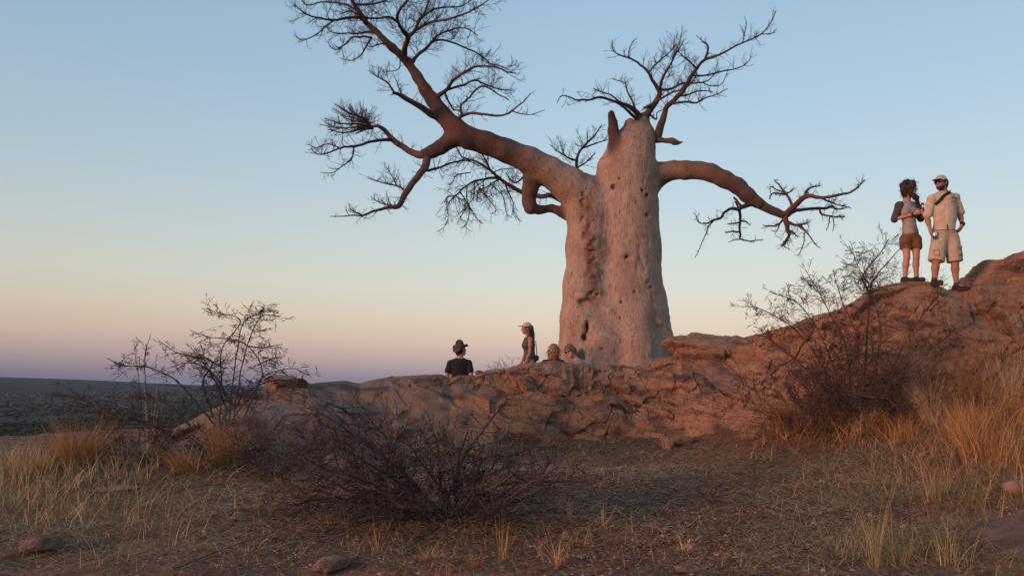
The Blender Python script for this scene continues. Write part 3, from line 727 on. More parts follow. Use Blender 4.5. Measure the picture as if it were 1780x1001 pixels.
    for (dx, dy, z) in ((-70, -28, .012), (-84, -12, -.01), (-92, -2, .004), (-78, 8, -.016), (-60, -20, .02), (-66, -36, -.02), (-58, 2, .025), (-42, -30, 0)):
        x0, y0 = 648, 224; b([(x0, y0, 2.6), (x0 + dx * .3, y0 + dy * .5 - 2, 2.1), (x0 + dx * .65, y0 + dy * .8 + 1, 1.5), (x0 + dx, y0 + dy - 6, .8)], z, (11, 20, .1))
    b([(684, 243, 4.5), (671, 244, 4), (653, 245, 3.4), (631, 250, 3), (615, 254, 2.6), (588, 258, 2.1), (569, 266, 1.6), (553, 268, 1.2), (541, 258, .8)], -.008, (14, 20, .1))
    b([(590, 257, 1.8), (570, 250, 1.4), (550, 256, 1.1), (533, 251, .8)], .008, (8, 16, .1))
    b([(615, 255, 2.2), (613, 272, 1.9), (605, 282, 1.6), (596, 289, 1.4), (577, 301, 1.1), (557, 299, .8)], .004, (8, 16, 0))
    b([(743, 272, 8.6), (739, 290, 8), (731, 302, 7.2), (723, 312, 6.8), (706, 334, 6.2), (698, 350, 5.6), (691, 360, 5), (675, 361, 4), (655, 366, 3), (634, 374, 2.4), (628, 376, 1.9), (609, 375, 1.4), (574, 377, .8)], -.003, (16, 16, .15))
    b([(706, 334, 2.6), (690, 323, 2.1), (669, 319, 1.7), (650, 313, 1.2), (639, 307, .8)], .006, (9, 16, .15))
    b([(690, 323, 1.8), (684, 312, 1.5), (679, 302, 1.1), (672, 292, .8)], -.006, (7, 14, .15))
    b([(690, 360, 2), (674, 356, 1.7), (660, 352, 1.3), (648, 346, .8)], .006, (9, 15, .15))
    b([(630, 375, 1.8), (619, 368, 1.3), (606, 364, .8)], 0, (4, 12, .15))
    b([(744, 297, 3.4), (757, 293, 2.9), (771, 289, 2.5), (798, 280, 2), (816, 280, 1.4), (832, 290, .9)], .01, (14, 26, 0))
    # drooping clump behind the knee
    b([(985, 352, 8), (960, 340, 6), (938, 342, 5.4), (914, 337, 5), (890, 325, 4.6), (866, 308, 4.2), (852, 296, 3.4), (825, 280, 2.8), (804, 272, 2.2), (796, 258, 1.6), (790, 248, 1)], .004, (14, 30, -.05))
    b([(866, 309, 3.6), (841, 311, 3), (820, 318, 2.6), (804, 328, 2.1), (793, 339, 1.7), (779, 342, 1.4), (773, 352, 1)], -.008, (12, 30, -.1))
    b([(776, 343, 1.2), (777, 362, 1), (778, 380, .9), (772, 394, .8), (758, 402, .7)], 0, (5, 12, -.1))
    b([(870, 311, 2.6), (857, 318, 2.1), (843, 326, 1.7), (832, 328, 1.2)], .01, (9, 26, -.15))
    b([(852, 296, 2.4), (846, 282, 2), (838, 268, 1.4), (832, 256, .9)], -.01, (9, 24, 0))
    b([(878, 318, 2.4), (884, 335, 1.8), (892, 350, 1.3), (893, 368, 1), (905, 385, .7)], -.01, (8, 20, -.15))
    for i, (x0, y0, x1, y1) in enumerate(((825, 318, 800, 385), (812, 325, 830, 388), (800, 335, 812, 396), (840, 312, 862, 372), (852, 318, 880, 378), (835, 325, 850, 350), (790, 340, 808, 372), (818, 300, 790, 322), (845, 300, 820, 340), (858, 300, 905, 300))):
        mx_, my_ = (x0 + x1) / 2, (y0 + y1) / 2
        b([(x0, y0, 1.6), (mx_ + 9 * (-1) ** i, my_ - 6, 1.3), (x1, y1 - 8, 1), (x1 + 10 * (-1) ** (i // 2), y1, .7)], .012 * (-1) ** i, (7, 18, -.12))
    b([(915, 300, 3), (905, 312, 2.4), (893, 318, 1.8), (880, 300, 1.1)], .02, (7, 24, 0))
    # small branch behind the fork
    b([(1012, 318, 5), (1003, 290, 4), (1005, 270, 3.6), (1016, 253, 2.8), (1035, 235, 2), (1047, 217, 1.2)], .006, (12, 24, .15))
    b([(1012, 258, 2.6), (1034, 250, 2), (1056, 243, 1.4)], .004, (6, 18, .2))
    b([(1004, 280, 3), (990, 275, 2.2), (972, 266, 1.5), (955, 252, .9)], -.006, (11, 22, .1))
    b([(1003, 292, 2.4), (1018, 282, 1.8), (1034, 268, 1), ], .01, (7, 20, .15))
    # crown on the trunk top
    b([(1117, 214, 7.5), (1110, 200, 6), (1100, 190, 5), (1089, 182, 4.2), (1073, 177, 3.6), (1046, 169, 3), (1030, 173, 2.6), (1013, 174, 2.2), (1000, 173, 1.8), (977, 167, 1.2), (968, 180, .8)], -.006, (10, 22, -.02))
    b([(1078, 178, 2.6), (1062, 166, 2.1), (1048, 161, 1.7), (1032, 154, 1.1)], .01, (7, 18, .1))
    b([(1109, 210, 4.4), (1098, 198, 3.6), (1088, 189, 2.8), (1074, 178, 2)], -.014, (7, 20, 0))
    b([(1107, 196, 3), (1100, 178, 2.6), (1090, 158, 2), (1086, 146, 1.6), (1072, 140, 1.1), (1064, 136, .8)], .01, (10, 20, .15))
    b([(1118, 214, 9.5), (1123, 201, 8), (1132, 189, 7), (1143, 173, 6), (1147, 159, 5), (1135, 140, 3.8), (1127, 127, 3.2), (1113, 113, 2.6), (1094, 102, 2.1), (1070, 93, 1.6), (1064, 81, 1.2), (1064, 69, .8)], -.004, (13, 20, .2))
    b([(1128, 126, 2.4), (1142, 110, 2), (1161, 93, 1.5), (1177, 76, .9)], .008, (9, 20, .15))
    b([(1093, 102, 1.6), (1094, 88, 1.3), (1100, 74, 1), (1107, 67, .7)], 0, (3, 10, .15))
    b([(1146, 158, 3.8), (1153, 132, 3.2), (1166, 112, 2.4), (1176, 92, 1.6), (1186, 76, .9)], -.012, (14, 26, .2))
    b([(1147, 157, 3.6), (1168, 154, 3), (1183, 146, 2.6), (1205, 145, 2.2), (1224, 143, 1.8), (1240, 132, 1.4), (1250, 122, .9)], .016, (12, 24, .15))
    b([(1222, 144, 1.8), (1234, 149, 1.5), (1251, 149, 1.3), (1261, 136, 1), (1266, 120, .8)], .006, (6, 16, .15))
    b([(1120, 188, 3.4), (1145, 175, 2.8), (1170, 160, 2.4), (1190, 154, 2), (1205, 140, 1.5), (1212, 125, 1)], -.016, (11, 24, .15))
    b([(1142, 240, 9), (1148, 222, 8), (1154, 203, 6.4), (1159, 186, 5.4), (1172, 173, 5), (1189, 156, 4.6), (1199, 135, 4.3), (1210, 121, 3.8), (1224, 105, 3.2), (1248, 96, 2.6), (1278, 81, 2.2), (1305, 69, 1.8), (1326, 58, 1.5), (1340, 38, 1.1), (1349, 20, .8)], -.003, (22, 20, .2))
    b([(1325, 60, 1.2), (1342, 58, 1), (1350, 50, .7)], 0, (3, 8, .2))
    b([(1224, 106, 2.8), (1230, 92, 2.6), (1231, 79, 2.4), (1222, 72, 1.4), (1210, 63, .8)], .004, (5, 12, .2))
    b([(1290, 76, 1.5), (1294, 58, 1.1), (1297, 38, .7)], 0, (5, 12, .2))
    b([(1203, 132, 2.6), (1228, 130, 2.2), (1251, 125, 1.9), (1286, 118, 1.5), (1303, 105, 1), (1304, 97, .7)], .01, (10, 18, .2))
    b([(1165, 181, 3.4), (1190, 178, 2.8), (1210, 179, 2.3), (1225, 172, 1.9), (1245, 164, 1.4), (1265, 155, .8)], -.008, (12, 18, .15))
    b([(1176, 168, 2.8), (1195, 165, 2.2), (1218, 158, 1.7), (1238, 160, 1.1)], .014, (9, 18, .15))
    b([(1212, 120, 2.4), (1196, 104, 1.9), (1186, 96, 1.3), (1178, 90, .8)], -.01, (8, 16, .15))
    b([(1130, 200, 2.6), (1140, 208, 2), (1142, 196, 1.4), (1152, 190, .9)], .02, (5, 14, .1))
    b([(1136, 244, 7), (1148, 244, 5.6), (1159, 244, 5.2), (1168, 246, 6.5), (1174, 248, 6), (1186, 247, 1.5)], -.006, (1, 5, 0))
    # right limb and its stubby crooked branches
    b([(1312, 350, 11), (1324, 357, 9.8), (1336, 363, 9.2), (1350, 369, 8.6), (1363, 373, 8.2), (1372, 368, 7)], .002, (2, 8, 0))
    b([(1366, 373, 7), (1379, 360, 6), (1390, 350, 5.4), (1400, 342, 5), (1415, 342, 4), (1430, 343, 3.6), (1448, 341, 3.2), (1465, 338, 2.7), (1484, 330, 2), (1497, 320, 1.4), (1504, 312, .8)], -.008, (16, 12, .12))
    b([(1399, 343, 4), (1403, 333, 3.2), (1410, 326, 2.4), (1424, 323, 1.4), (1426, 323, .8)], .01, (6, 9, .15))
    b([(1370, 371, 6), (1380, 367, 4.6), (1390, 365, 4), (1417, 363, 3.6), (1432, 362, 3.4), (1446, 360, 3.2), (1455, 364, 2), (1478, 360, .8)], .01, (14, 15, .05))
    b([(1428, 343, 2.6), (1438, 350, 2), (1450, 354, 1.6), (1480, 362, .8)], .008, (8, 14, .05))
    b([(1425, 364, 2.6), (1428, 372, 2.3), (1445, 376, 2), (1460, 377, 1.9), (1468, 378, 1.6)], -.006, (8, 11, -.05))
    b([(1443, 376, 1.6), (1440, 388, 1.1), (1435, 401, .7)], 0, (2, 6, -.1)); b([(1448, 378, 1.4), (1449, 390, 1), (1447, 402, .7)], 0, (2, 6, -.1))
    b([(1378, 360, 3.6), (1374, 349, 3.2), (1367, 338, 3), (1360, 328, 2.4), (1352, 320, 1.8), (1346, 314, 1.4), (1354, 312, .8)], .006, (7, 9, .1))
    b([(1368, 338, 2.6), (1355, 337, 2.2), (1344, 336, 1.8), (1337, 344, 1.1)], -.006, (7, 9, 0)); b([(1364, 334, 2), (1350, 331, 1.6), (1340, 326, 1.2), (1341, 340, .7)], 0, (5, 8, 0))
    b([(1368, 336, 2), (1376, 332, 1.6), (1380, 328, .9)], .01, (4, 8, .1))
    b([(1364, 376, 6.4), (1367, 388, 5.4), (1368, 398, 4.6), (1372, 408, 3.6), (1366, 417, 3), (1361, 424, 3), (1358, 427, 2)], -.004, (13, 14, -.05))
    b([(1361, 382, 3), (1352, 391, 2.3), (1338, 392, 1.7), (1325, 391, .9)], .008, (5, 11, -.05)); b([(1356, 388, 1.5), (1350, 402, 1.1), (1340, 400, .7)], .01, (4, 9, -.05))
    b([(1370, 386, 4), (1380, 390, 3.3), (1392, 394, 2.7), (1402, 404, 1.9), (1413, 418, 1.3), (1427, 432, .8)], -.008, (10, 12, 0))
    b([(1384, 391, 2.6), (1395, 389, 2), (1402, 388, 1.6), (1408, 385, .8)], .01, (6, 9, .05))
    b([(1398, 404, 1.7), (1397, 416, 1.3), (1394, 430, 1), (1387, 447, .7)], .004, (5, 10, 0)); b([(1370, 400, 2.6), (1380, 404, 2), (1388, 412, 1)], .02, (8, 11, 0))
    b([(1318, 356, 6), (1308, 355, 5.2), (1296, 357, 4.8), (1284, 364, 4.2), (1276, 362, 3.6), (1266, 364, 3.4), (1258, 371, 3.2), (1252, 380, 3), (1240, 382, 2.4), (1228, 388, 1.8), (1214, 386, 1.2), (1209, 374, .8)], -.004, (12, 13, .08))
    b([(1285, 366, 3.8), (1287, 380, 3.2), (1286, 395, 2.8), (1287, 408, 2.4), (1286, 416, 2), (1303, 419, 1.6), (1317, 418, 1.2), (1326, 416, .8)], .006, (6, 8, .02))
    b([(1287, 386, 2.2), (1276, 388, 1.8), (1265, 390, 1.1)], 0, (4, 7, 0)); b([(1288, 384, 2.2), (1296, 385, 1.8), (1303, 391, .8)], 0, (4, 7, 0)); b([(1285, 403, 2.4), (1272, 403, 2), (1260, 404, 1.4)], 0, (4, 7, 0))
    b([(1286, 416, 1.5), (1276, 417, 1.1), (1267, 422, .7)], 0, (3, 7, 0))
    b([(1288, 358, 3.6), (1280, 350, 3), (1274, 344, 2.6)], .004, (2, 6, .1)); b([(1284, 362, 2.4), (1280, 354, 2), (1276, 350, 1)], .01, (2, 6, .1))
    b([(1240, 384, 1.8), (1231, 394, 1.5), (1224, 412, 1.2), (1218, 430, 1), (1207, 448, .7)], .004, (6, 7, 0))
    rng = random.Random(12)
    for pts, dz, fill in B:
        x0, y0 = pts[0][0], pts[0][1]
        dn = min(known, key=lambda q: (q[0] - x0) ** 2 + (q[1] - y0) ** 2)[2]
        lp = smooth_line([(a[0] * 1.0, a[1] * 1.0, a[2]) for a in pts], 3)
        # gentle crookedness
        n = len(lp); L = np.concatenate(([0], np.cumsum(np.hypot(*(lp[1:, :2] - lp[:-1, :2]).T))))
        wob = fbm(np.stack((L * .06 + x0, np.full(n, y0 * .7), np.zeros(n)), 1), 2, 5) * 1.8
        wob2 = fbm(np.stack((L * .09 + y0, np.full(n, x0 * .7), np.zeros(n)), 1), 2, 6) * 1.6
        wt = sstep(0, 15, L); lp[:, 0] += wob * wt; lp[:, 1] += wob2 * wt
        dep = dn + dz * L * 1.6 + .12 * wob * k * 8 * wt
        pw = [P(a[0], a[1], TD + q) for a, q in zip(lp, dep)]
        for a, q in list(zip(lp, dep))[::2]: known.append((a[0], a[1], q))
        rad = np.maximum(lp[:, 2] * k * np.where(lp[:, 2] < 4.5, .74, .86), .0042)
        rad = rad * (1 + .10 * fbm(np.array(pw) * 6, 2, 4))
        V1, Q1, a1 = tubes([(pw, rad)], 8 if rad.max() > .04 else 5)
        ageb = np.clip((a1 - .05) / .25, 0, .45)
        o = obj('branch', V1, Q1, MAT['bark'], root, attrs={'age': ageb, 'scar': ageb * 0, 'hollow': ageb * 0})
        # side twigs
        cnt, tl, upc = fill; tw = []; cnt = int(cnt * (2.8 if pts[0][0] < 1000 else 2.1))
        spurs = int(L[-1] / 6)
        tang = np.gradient(np.array(pw), axis=0)
        for j in range(cnt + spurs):
            short = j >= cnt
            i = min(int((.12 + .86 * rng.random()) * (n - 1)), n - 2); p0 = tuple(pw[i]); td = _unit(tang[i])
            rv = _unit((rng.gauss(0, 1), rng.gauss(0, .8), rng.gauss(0, 1)))
            mixk = rng.uniform(.7, 1.5)
            nd = (td[0] + rv[0] * mixk, td[1] + rv[1] * mixk, td[2] + rv[2] * mixk + upc * 2)
            ln = tl * k * (rng.uniform(.5, 1.7)) * (1.1 - .4 * i / n) if not short else k * rng.uniform(2, 6)
            r0 = min(rad[i] * .5, (.0072 if not short else .007))
            grow(p0, nd, ln, r0, (2 if ln > .38 else 1) if (not short and ln > .12) else 0, rng, tw, up=upc if upc < 0 else .12, wig=.16, kids=(3, 5), kfac=.52, spread=.7, seg=5 if not short else 2, rmin=.0023, tip=.35)
        if tw:
            V3, Q3, _ = tubes(tw, 3); tag(obj('twigs', V3, Q3, MAT['twig'], o), kind='stuff')
tree()
# ------------------------------------------------------------------ people
def flat(name, col, rough=.8, var=.15, scale=14, bump=.15, bscale=220, spec=.2, metallic=0.0, bdist=.003):
    lo = tuple(c * (1 - var) for c in col); hi = tuple(min(1, c * (1 + var)) for c in col)
    MAT[name] = mat(name, [(.35, lo), (.65, hi)], scale, rough, bump, bscale, 4, bdist, spec=spec, metallic=metallic)
flat('skin', (.45, .225, .16), .6, .10, spec=.35, bump=.05); flat('skin_tan', (.37, .165, .11), .6, .12, spec=.35, bump=.05)
flat('khaki_cloth', (.50, .385, .285), .9); flat('khaki_short', (.43, .33, .24), .9); flat('brown_short', (.155, .082, .038), .9)
flat('grey_cloth', (.30, .25, .25), .95); flat('dark_grey_cloth', (.075, .062, .066), .95); flat('black_cloth', (.022, .018, .022), .95)
flat('olive_cloth', (.085, .075, .06), .95); flat('blue_grey_cloth', (.17, .18, .22), .95); flat('taupe_cloth', (.22, .17, .13), .95)
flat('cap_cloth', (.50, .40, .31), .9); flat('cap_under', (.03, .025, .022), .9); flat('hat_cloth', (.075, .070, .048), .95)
flat('hair_brown', (.038, .019, .014), .6, .4, 60, .4, 400, .4); flat('hair_dark', (.020, .012, .010), .6, .4, 60, .4, 400, .4); flat('hair_auburn', (.075, .028, .018), .55, .4, 60, .4, 400, .4)
flat('hair_fair', (.15, .08, .045), .6, .25, 60, .4, 400, .4); flat('hair_blond', (.26, .14, .065), .6, .55, 30, .4, 400, .4); flat('black_plastic', (.010, .009, .009), .2, .05, bump=0, spec=.6)
flat('boot', (.035, .024, .020), .8, .3); flat('sock', (.07, .055, .05), .95); flat('eye_white', (.6, .55, .5), .3, .02, bump=0); flat('lip', (.30, .11, .085), .5, .1, bump=0)
flat('strap_black', (.018, .015, .015), .7); flat('bag_cloth', (.11, .115, .09), .9); flat('can_metal', (.62, .60, .60), .22, .05, bump=0, spec=.6, metallic=1.0)
flat('watch_black', (.02, .02, .02), .35, .1, bump=0); flat('drink', (.55, .30, .10), .2, .05, bump=0)
def glass_mat():
    m = bpy.data.materials.new('clear_glass'); m.use_nodes = True; b = m.node_tree.nodes['Principled BSDF']
    b.inputs['Transmission Weight'].default_value = 1; b.inputs['Roughness'].default_value = .03; b.inputs['IOR'].default_value = 1.45; return m
MAT['glass'] = glass_mat()

def rot3(yaw=0, pitch=0, roll=0):
    """rows right, front(-y forward = facing), up for a head turned by yaw (positive = to its left, our right), pitched up, rolled"""
    cy, sy = math.cos(yaw), math.sin(yaw); cp, sp = math.cos(pitch), math.sin(pitch); cr_, sr = math.cos(roll), math.sin(roll)
    f = np.array((sy * cp, -cy * cp, sp)); r = np.array((cy, sy, 0)); u = np.cross(r, -f) ; u = u if u[2] > 0 else -u
    r2 = r * cr_ + u * sr; u2 = u * cr_ - r * sr
    return r2, f, u2
class Person:
    """coordinates are metres from the feet; +x our right, -y towards the camera, +z up; then turned by rz about z and moved to base"""
    def __init__(s, base, rz, label, group=None):
        s.base = np.array(base, float); s.rz = rz; s.group = group
        s.root = thing('person', base, label, 'person', group)
    def W(s, V):
        V = np.asarray(V, float).reshape(-1, 3); c, n = math.cos(s.rz), math.sin(s.rz)
        return np.stack((V[:, 0] * c - V[:, 1] * n, V[:, 0] * n + V[:, 1] * c, V[:, 2]), 1) + s.base
    def part(s, name, V, Q, m, parent=None, label=None):
        o = obj(name, s.W(V), Q, MAT[m], parent or s.root)
        if label: o['label'] = label
        return o
    def fpart(s, name, F, m, noise=0.0, it=1, parent=None, label=None, nsc=9, seed=0):
        V, Q = F.mesh()
        if len(V) == 0: return None
        V = relax(V, Q, it)
        if noise: V = V + vnormals(V, Q) * (noise * fbm(V * nsc, 3, seed))[:, None]
        return s.part(name, V, Q, m, parent, label)

def hand(F, wrist, d, palm_n, L=.18, curl=.5, side=1, k=.006):
    """five fingered hand rooted at the wrist: d hand direction, palm_n palm normal, curl bends the fingers towards the palm, side +1 puts the thumb along palm_n x d"""
    w = np.array(wrist, float); d = np.array(d, float); d /= np.linalg.norm(d); n = np.array(palm_n, float); n -= d * (n @ d); n /= np.linalg.norm(n)
    t = np.cross(n, d) * side
    pl = L * .5
    F.ell(w + d * pl * .55, (.038, pl * .62, .017), k, R=(t, d, n)); F.cone(w - d * .03, w + d * .03, .024, .026, .02)
    for i, (o, ln) in enumerate(((.029, .88), (.010, 1.0), (-.010, .94), (-.028, .74))):
        a = w + d * pl * .92 + t * o; fl = L * .48 * ln; cur = a; ang = curl * .5
        for sgm, r in ((.44, .0095), (.32, .0085), (.24, .0078)):
            nd = d * math.cos(ang) + n * math.sin(ang); nx = cur + nd * fl * sgm; F.cone(cur, nx, r, r * .93, k * .4); cur = nx; ang += curl * .75
    a = w + d * pl * .25 + t * .026; td = d * .62 + t * .62 + n * .35; td /= np.linalg.norm(td)
    b = a + td * .042; F.cone(a, b, .014, .011, k); td = d * .85 + t * .15 + n * (.3 + .3 * curl); td /= np.linalg.norm(td); F.cone(b, b + td * .036, .0105, .0085, k * .5)

def head(F, c, R, s=1.0, female=False):
    r, f, u = R; c = np.array(c, float); Rm = (r, f, u); at = lambda a, b, d: c + (r * a + f * b + u * d) * s
    F.ell(at(0, -.012, .025), np.array((.074, .093, .092)) * s, .02, Rm)
    F.ell(at(0, .030, -.045), np.array((.055 if female else .060, .060, .062)) * s, .03, Rm)
    F.ell(at(0, .058, -.092), np.array((.022, .020, .017)) * s, .02, Rm)
    F.cone(at(0, .083, .015), at(0, .108, -.026), .008 * s, .012 * s, .010); F.ell(at(0, .094, -.029), np.array((.017, .013, .009)) * s, .006, Rm)
    F.ell(at(0, .076, .030), np.array((.048, .018, .010)) * s, .014, Rm)
    F.ell(at(0, .084, -.058), np.array((.023, .011, .008)) * s, .006, Rm)
    for q in (-1, 1):
        F.ell(at(q * .031, .094, .012), np.array((.015, .012, .009)) * s, .010, Rm, sub=True)
        F.ell(at(q * .047, .060, -.015), np.array((.020, .025, .016)) * s, .015, Rm)
        F.ell(at(q * .076, -.008, -.008), np.array((.009, .020, .031)) * s, .008, Rm)

def body(p, J, h=.0135, female=False, skin='skin', hands=(), thick=1.0):
    """J: joints. One continuous skin surface from head to ankle"""
    pts = np.array([v for k_, v in J.items() if k_ not in ('headR',)]); lo, hi = pts.min(0) - .25, pts.max(0) + .25
    F = Field(lo, hi, h); t = thick
    R = J['headR']; r, f, u = R
    hc = np.array(J['head'])
    nb = np.array(J['neck']); F.cone(nb, hc + u * -.06 - f * .015, .056 * t, .052 * t, .03)
    sl, sr_ = np.array(J['shL']), np.array(J['shR']); pl = np.array(J['pelvis']); ax = (sr_ - sl); wsh = np.linalg.norm(ax); ax = ax / wsh
    up = nb - pl; H = np.linalg.norm(up); up = up / H; ax = ax - up * (ax @ up); ax /= np.linalg.norm(ax); fr = np.cross(up, ax)  # points forward or back, symmetric use
    if fr[1] > 0: fr = -fr
    Rm = (ax, fr, up)
    at = lambda x, y, z: pl + ax * x + fr * y + up * z * H
    F.ell(at(0, 0, .74), (wsh * .40, .105 * t, H * .26), .05, Rm); F.ell(at(0, .005, .42), (wsh * .33 * (0.88 if female else 1.05), .095 * t * (.95 if female else 1.15), H * .26), .06, Rm)
    F.ell(at(0, -.01, .06), (wsh * .38 * (1.08 if female else 1.0), .115 * t, H * .22), .06, Rm)
    if female:
        for q in (-1, 1): F.ell(at(q * .075, .085, .64), (.06, .05, .058), .04, Rm)
    for q, sh in ((-1, sl), (1, sr_)):
        F.cone(nb - up * .05 + ax * q * .04, sh, .042 * t, .044 * t, .035)
    for S in ('L', 'R'):
        sh, elb, wr = (np.array(J[a + S]) for a in ('sh', 'el', 'wr'))
        m = sh * .55 + elb * .45; g = .84 if female else 1.0
        F.cone(sh, m, .050 * g * t, .049 * g * t, .04); F.cone(m, elb, .048 * g * t, .037 * g * t, .02)
        m2 = elb * .7 + wr * .3; F.cone(elb, m2, .038 * g * t, .041 * g * t, .015); F.cone(m2, wr, .040 * g * t, .026 * g, .015)
        hip, kn, an = (np.array(J[a + S]) for a in ('hip', 'kn', 'an'))
        m = hip * .6 + kn * .4; F.cone(hip, m, .092 * t, .075 * t, .05); F.cone(m, kn, .074 * t, .052 * t, .03)
        bk = np.array((0, .015, 0)); m2 = kn * .68 + an * .32 + bk; F.cone(kn, m2, .050 * t, .056 * t, .025); F.cone(m2, an, .053 * t, .034 * t, .02)
        toe = np.array(J['toe' + S]); F.cone(an - np.array((0, 0, .03)), an * .4 + toe * .6, .030, .018, .01)
    V1, Q1 = F.mesh(); V1 = relax(V1, Q1, 1)
    H2 = Field(hc - .2, hc + .2, .0075); H2.cone(nb, hc + u * -.06 - f * .015, .056 * t, .052 * t, .03); head(H2, hc, R, 1.0, female)
    low = hc[2] - .135
    V2, Q2 = H2.mesh()
    Vs, Qs = [V1, V2], [Q1, Q2 + len(V1)]; n = len(V1) + len(V2)
    for hd in hands:
        w = np.array(hd['wrist']); H3 = Field(w - .23, w + .23, .0058); hand(H3, **hd); a, b_ = H3.mesh(); Vs.append(a); Qs.append(b_ + n); n += len(a)
    return p.part('body', np.concatenate(Vs), np.concatenate(Qs), skin), (ax, fr, up, pl, nb, H, wsh)

def torso_cloth(p, J, name, m, frame, hem=.0, grow_=.02, sleeve=1.0, h=.0135, seed=1, female=False, folds=.012, sleeve_m=None, neck_r=.068, t=1.0, belly=0.0, cuff=False):
    ax, fr, up, pl, nb, H, wsh = frame; Rm = (ax, fr, up); at = lambda x, y, z: pl + ax * x + fr * y + up * z * H
    pts = np.array([J[a] for a in ('shL', 'shR', 'pelvis', 'neck', 'elL', 'elR')]); g = grow_
    F = Field(pts.min(0) - .26, pts.max(0) + .22, h)
    F.ell(at(0, 0, .74), (wsh * .40 + g, .105 * t + g, H * .26 + g), .05, Rm); F.ell(at(0, .005 + belly, .42), (wsh * .33 * (0.9 if female else 1.1) + g, .10 * t + g, H * .30), .07, Rm)
    F.ell(at(0, -.005, .10), (wsh * .38 * (1.05 if female else 1.0) + g * .9, .115 * t + g, H * .26), .07, Rm)
    if female:
        for q in (-1, 1): F.ell(at(q * .075, .085, .64), (.062 + g * .6, .05 + g * .6, .058 + g * .6), .05, Rm)
    for q, S in ((-1, 'L'), (1, 'R')):
        F.cone(nb - up * .055 + ax * q * .045, np.array(J['sh' + S]) + up * .0, .040 + g * .6, .044 + g * .5, .035)
        if sleeve > 0 and sleeve_m is None:
            sh, elb = np.array(J['sh' + S]), np.array(J['el' + S]); e = sh + (elb - sh) * min(sleeve, 1)
            F.cone(sh - up * .01, e, .047 * t + g * .6, .044 * t + g * .75, .02)
            if sleeve > 1: w = np.array(J['wr' + S]); F.cone(elb, elb + (w - elb) * (sleeve - 1), .046 + g, .042 + g, .02)
            if cuff: F.cone(e - (elb - sh) * .05, e, .047 + g * .75, .049 + g * .75, .008)
    F.cut_plane(at(0, 0, hem), -up)
    F.cone(nb + up * .005, nb + up * .25, neck_r, neck_r * 1.3, .01, sub=True)
    o = p.fpart(name, F, m, folds, 1, nsc=7, seed=seed)
    if sleeve_m:
        for S in ('L', 'R'):
            sh, elb = np.array(J['sh' + S]), np.array(J['el' + S]); G = Field(np.minimum(sh, elb) - .3, np.maximum(sh, elb) + .3, h)
            nbp = nb - up * .02; G.cone(nbp * .35 + sh * .65 - up * .02, sh - up * .01, .045 + g, .050 + g, .02)
            e = sh + (elb - sh) * min(sleeve, 1); G.cone(sh, e, .047 + g * 1.1, .040 + g * 1.1, .03)
            if sleeve > 1: w = np.array(J['wr' + S]); G.cone(elb, elb + (w - elb) * (sleeve - 1), .043 + g, .040 + g, .02)
            p.fpart('sleeve', G, sleeve_m, folds * .6, 1, seed=seed + 3)
    return o
def shorts(p, J, m, frame, length=1.0, g=.03, h=.0135, seed=5, waist=.16, flare=.02, t=1.0):
    ax, fr, up, pl, nb, H, wsh = frame; Rm = (ax, fr, up); at = lambda x, y, z: pl + ax * x + fr * y + up * z * H
    pts = np.array([J[a] for a in ('hipL', 'hipR', 'knL', 'knR', 'pelvis')]); F = Field(pts.min(0) - .25, pts.max(0) + .3, h)
    F.ell(at(0, -.01, .06), (wsh * .38 + g * .6, .115 * t + g * .6, H * .24), .05, Rm)
    for S in ('L', 'R'):
        hip, kn = np.array(J['hip' + S]), np.array(J['kn' + S]); e = hip + (kn - hip) * min(length, 1)
        F.cone(hip, e, .095 * t + g * .7, .068 * t + g + flare, .04)
        if length > 1: an = np.array(J['an' + S]); F.cone(kn, kn + (an - kn) * (length - 1), .068 + g, .055 + g, .03)
    F.cut_plane(at(0, 0, waist), up)
    for S in ('L', 'R'):
        if length <= 1:
            hip, kn = np.array(J['hip' + S]), np.array(J['kn' + S]); e = hip + (kn - hip) * length
            sgn = -1 if S == 'L' else 1
            # square hem: clip what bulges past the end of the leg
            X, Y, Z = F.grid(); d = (kn - hip) / np.linalg.norm(kn - hip); mid = (np.array(J['hipL']) + np.array(J['hipR'])) / 2
            pl_ = (X - e[0]) * d[0] + (Y - e[1]) * d[1] + (Z - e[2]) * d[2]; own = ((X - mid[0]) * sgn > 0)
            F.F = np.where(own, np.maximum(F.F, pl_), F.F).astype(np.float32)
    return p.fpart('shorts' if length <= 1 else 'trousers', F, m, .010, 1, nsc=8, seed=seed)
def shoe(p, an, toe, m='boot', hgt=.10, sock=True):
    an, toe = np.array(an, float), np.array(toe, float); z0 = toe[2] - .03; d = toe - an; d[2] = 0; d /= np.linalg.norm(d)
    F = Field(np.minimum(an, toe) - .15, np.maximum(an, toe) + .15, .010); hl = np.array((an[0], an[1], z0 + .045)) - d * .030
    F.cone(hl, np.array((toe[0], toe[1], z0 + .040)) , .050, .042, .02); F.cone(hl + d * .05, np.array((an[0], an[1], z0 + hgt)), .054, .050, .04); F.cut_plane((0, 0, z0), (0, 0, -1))
    o = p.fpart('boot', F, m, .003, 1)
    if sock:
        F = Field(an - .12, an + .14, .010); F.cone(np.array((an[0], an[1], z0 + hgt - .03)), np.array((an[0], an[1], z0 + hgt + .04)), .045, .044, .01); p.fpart('sock', F, 'sock', .003, 1)
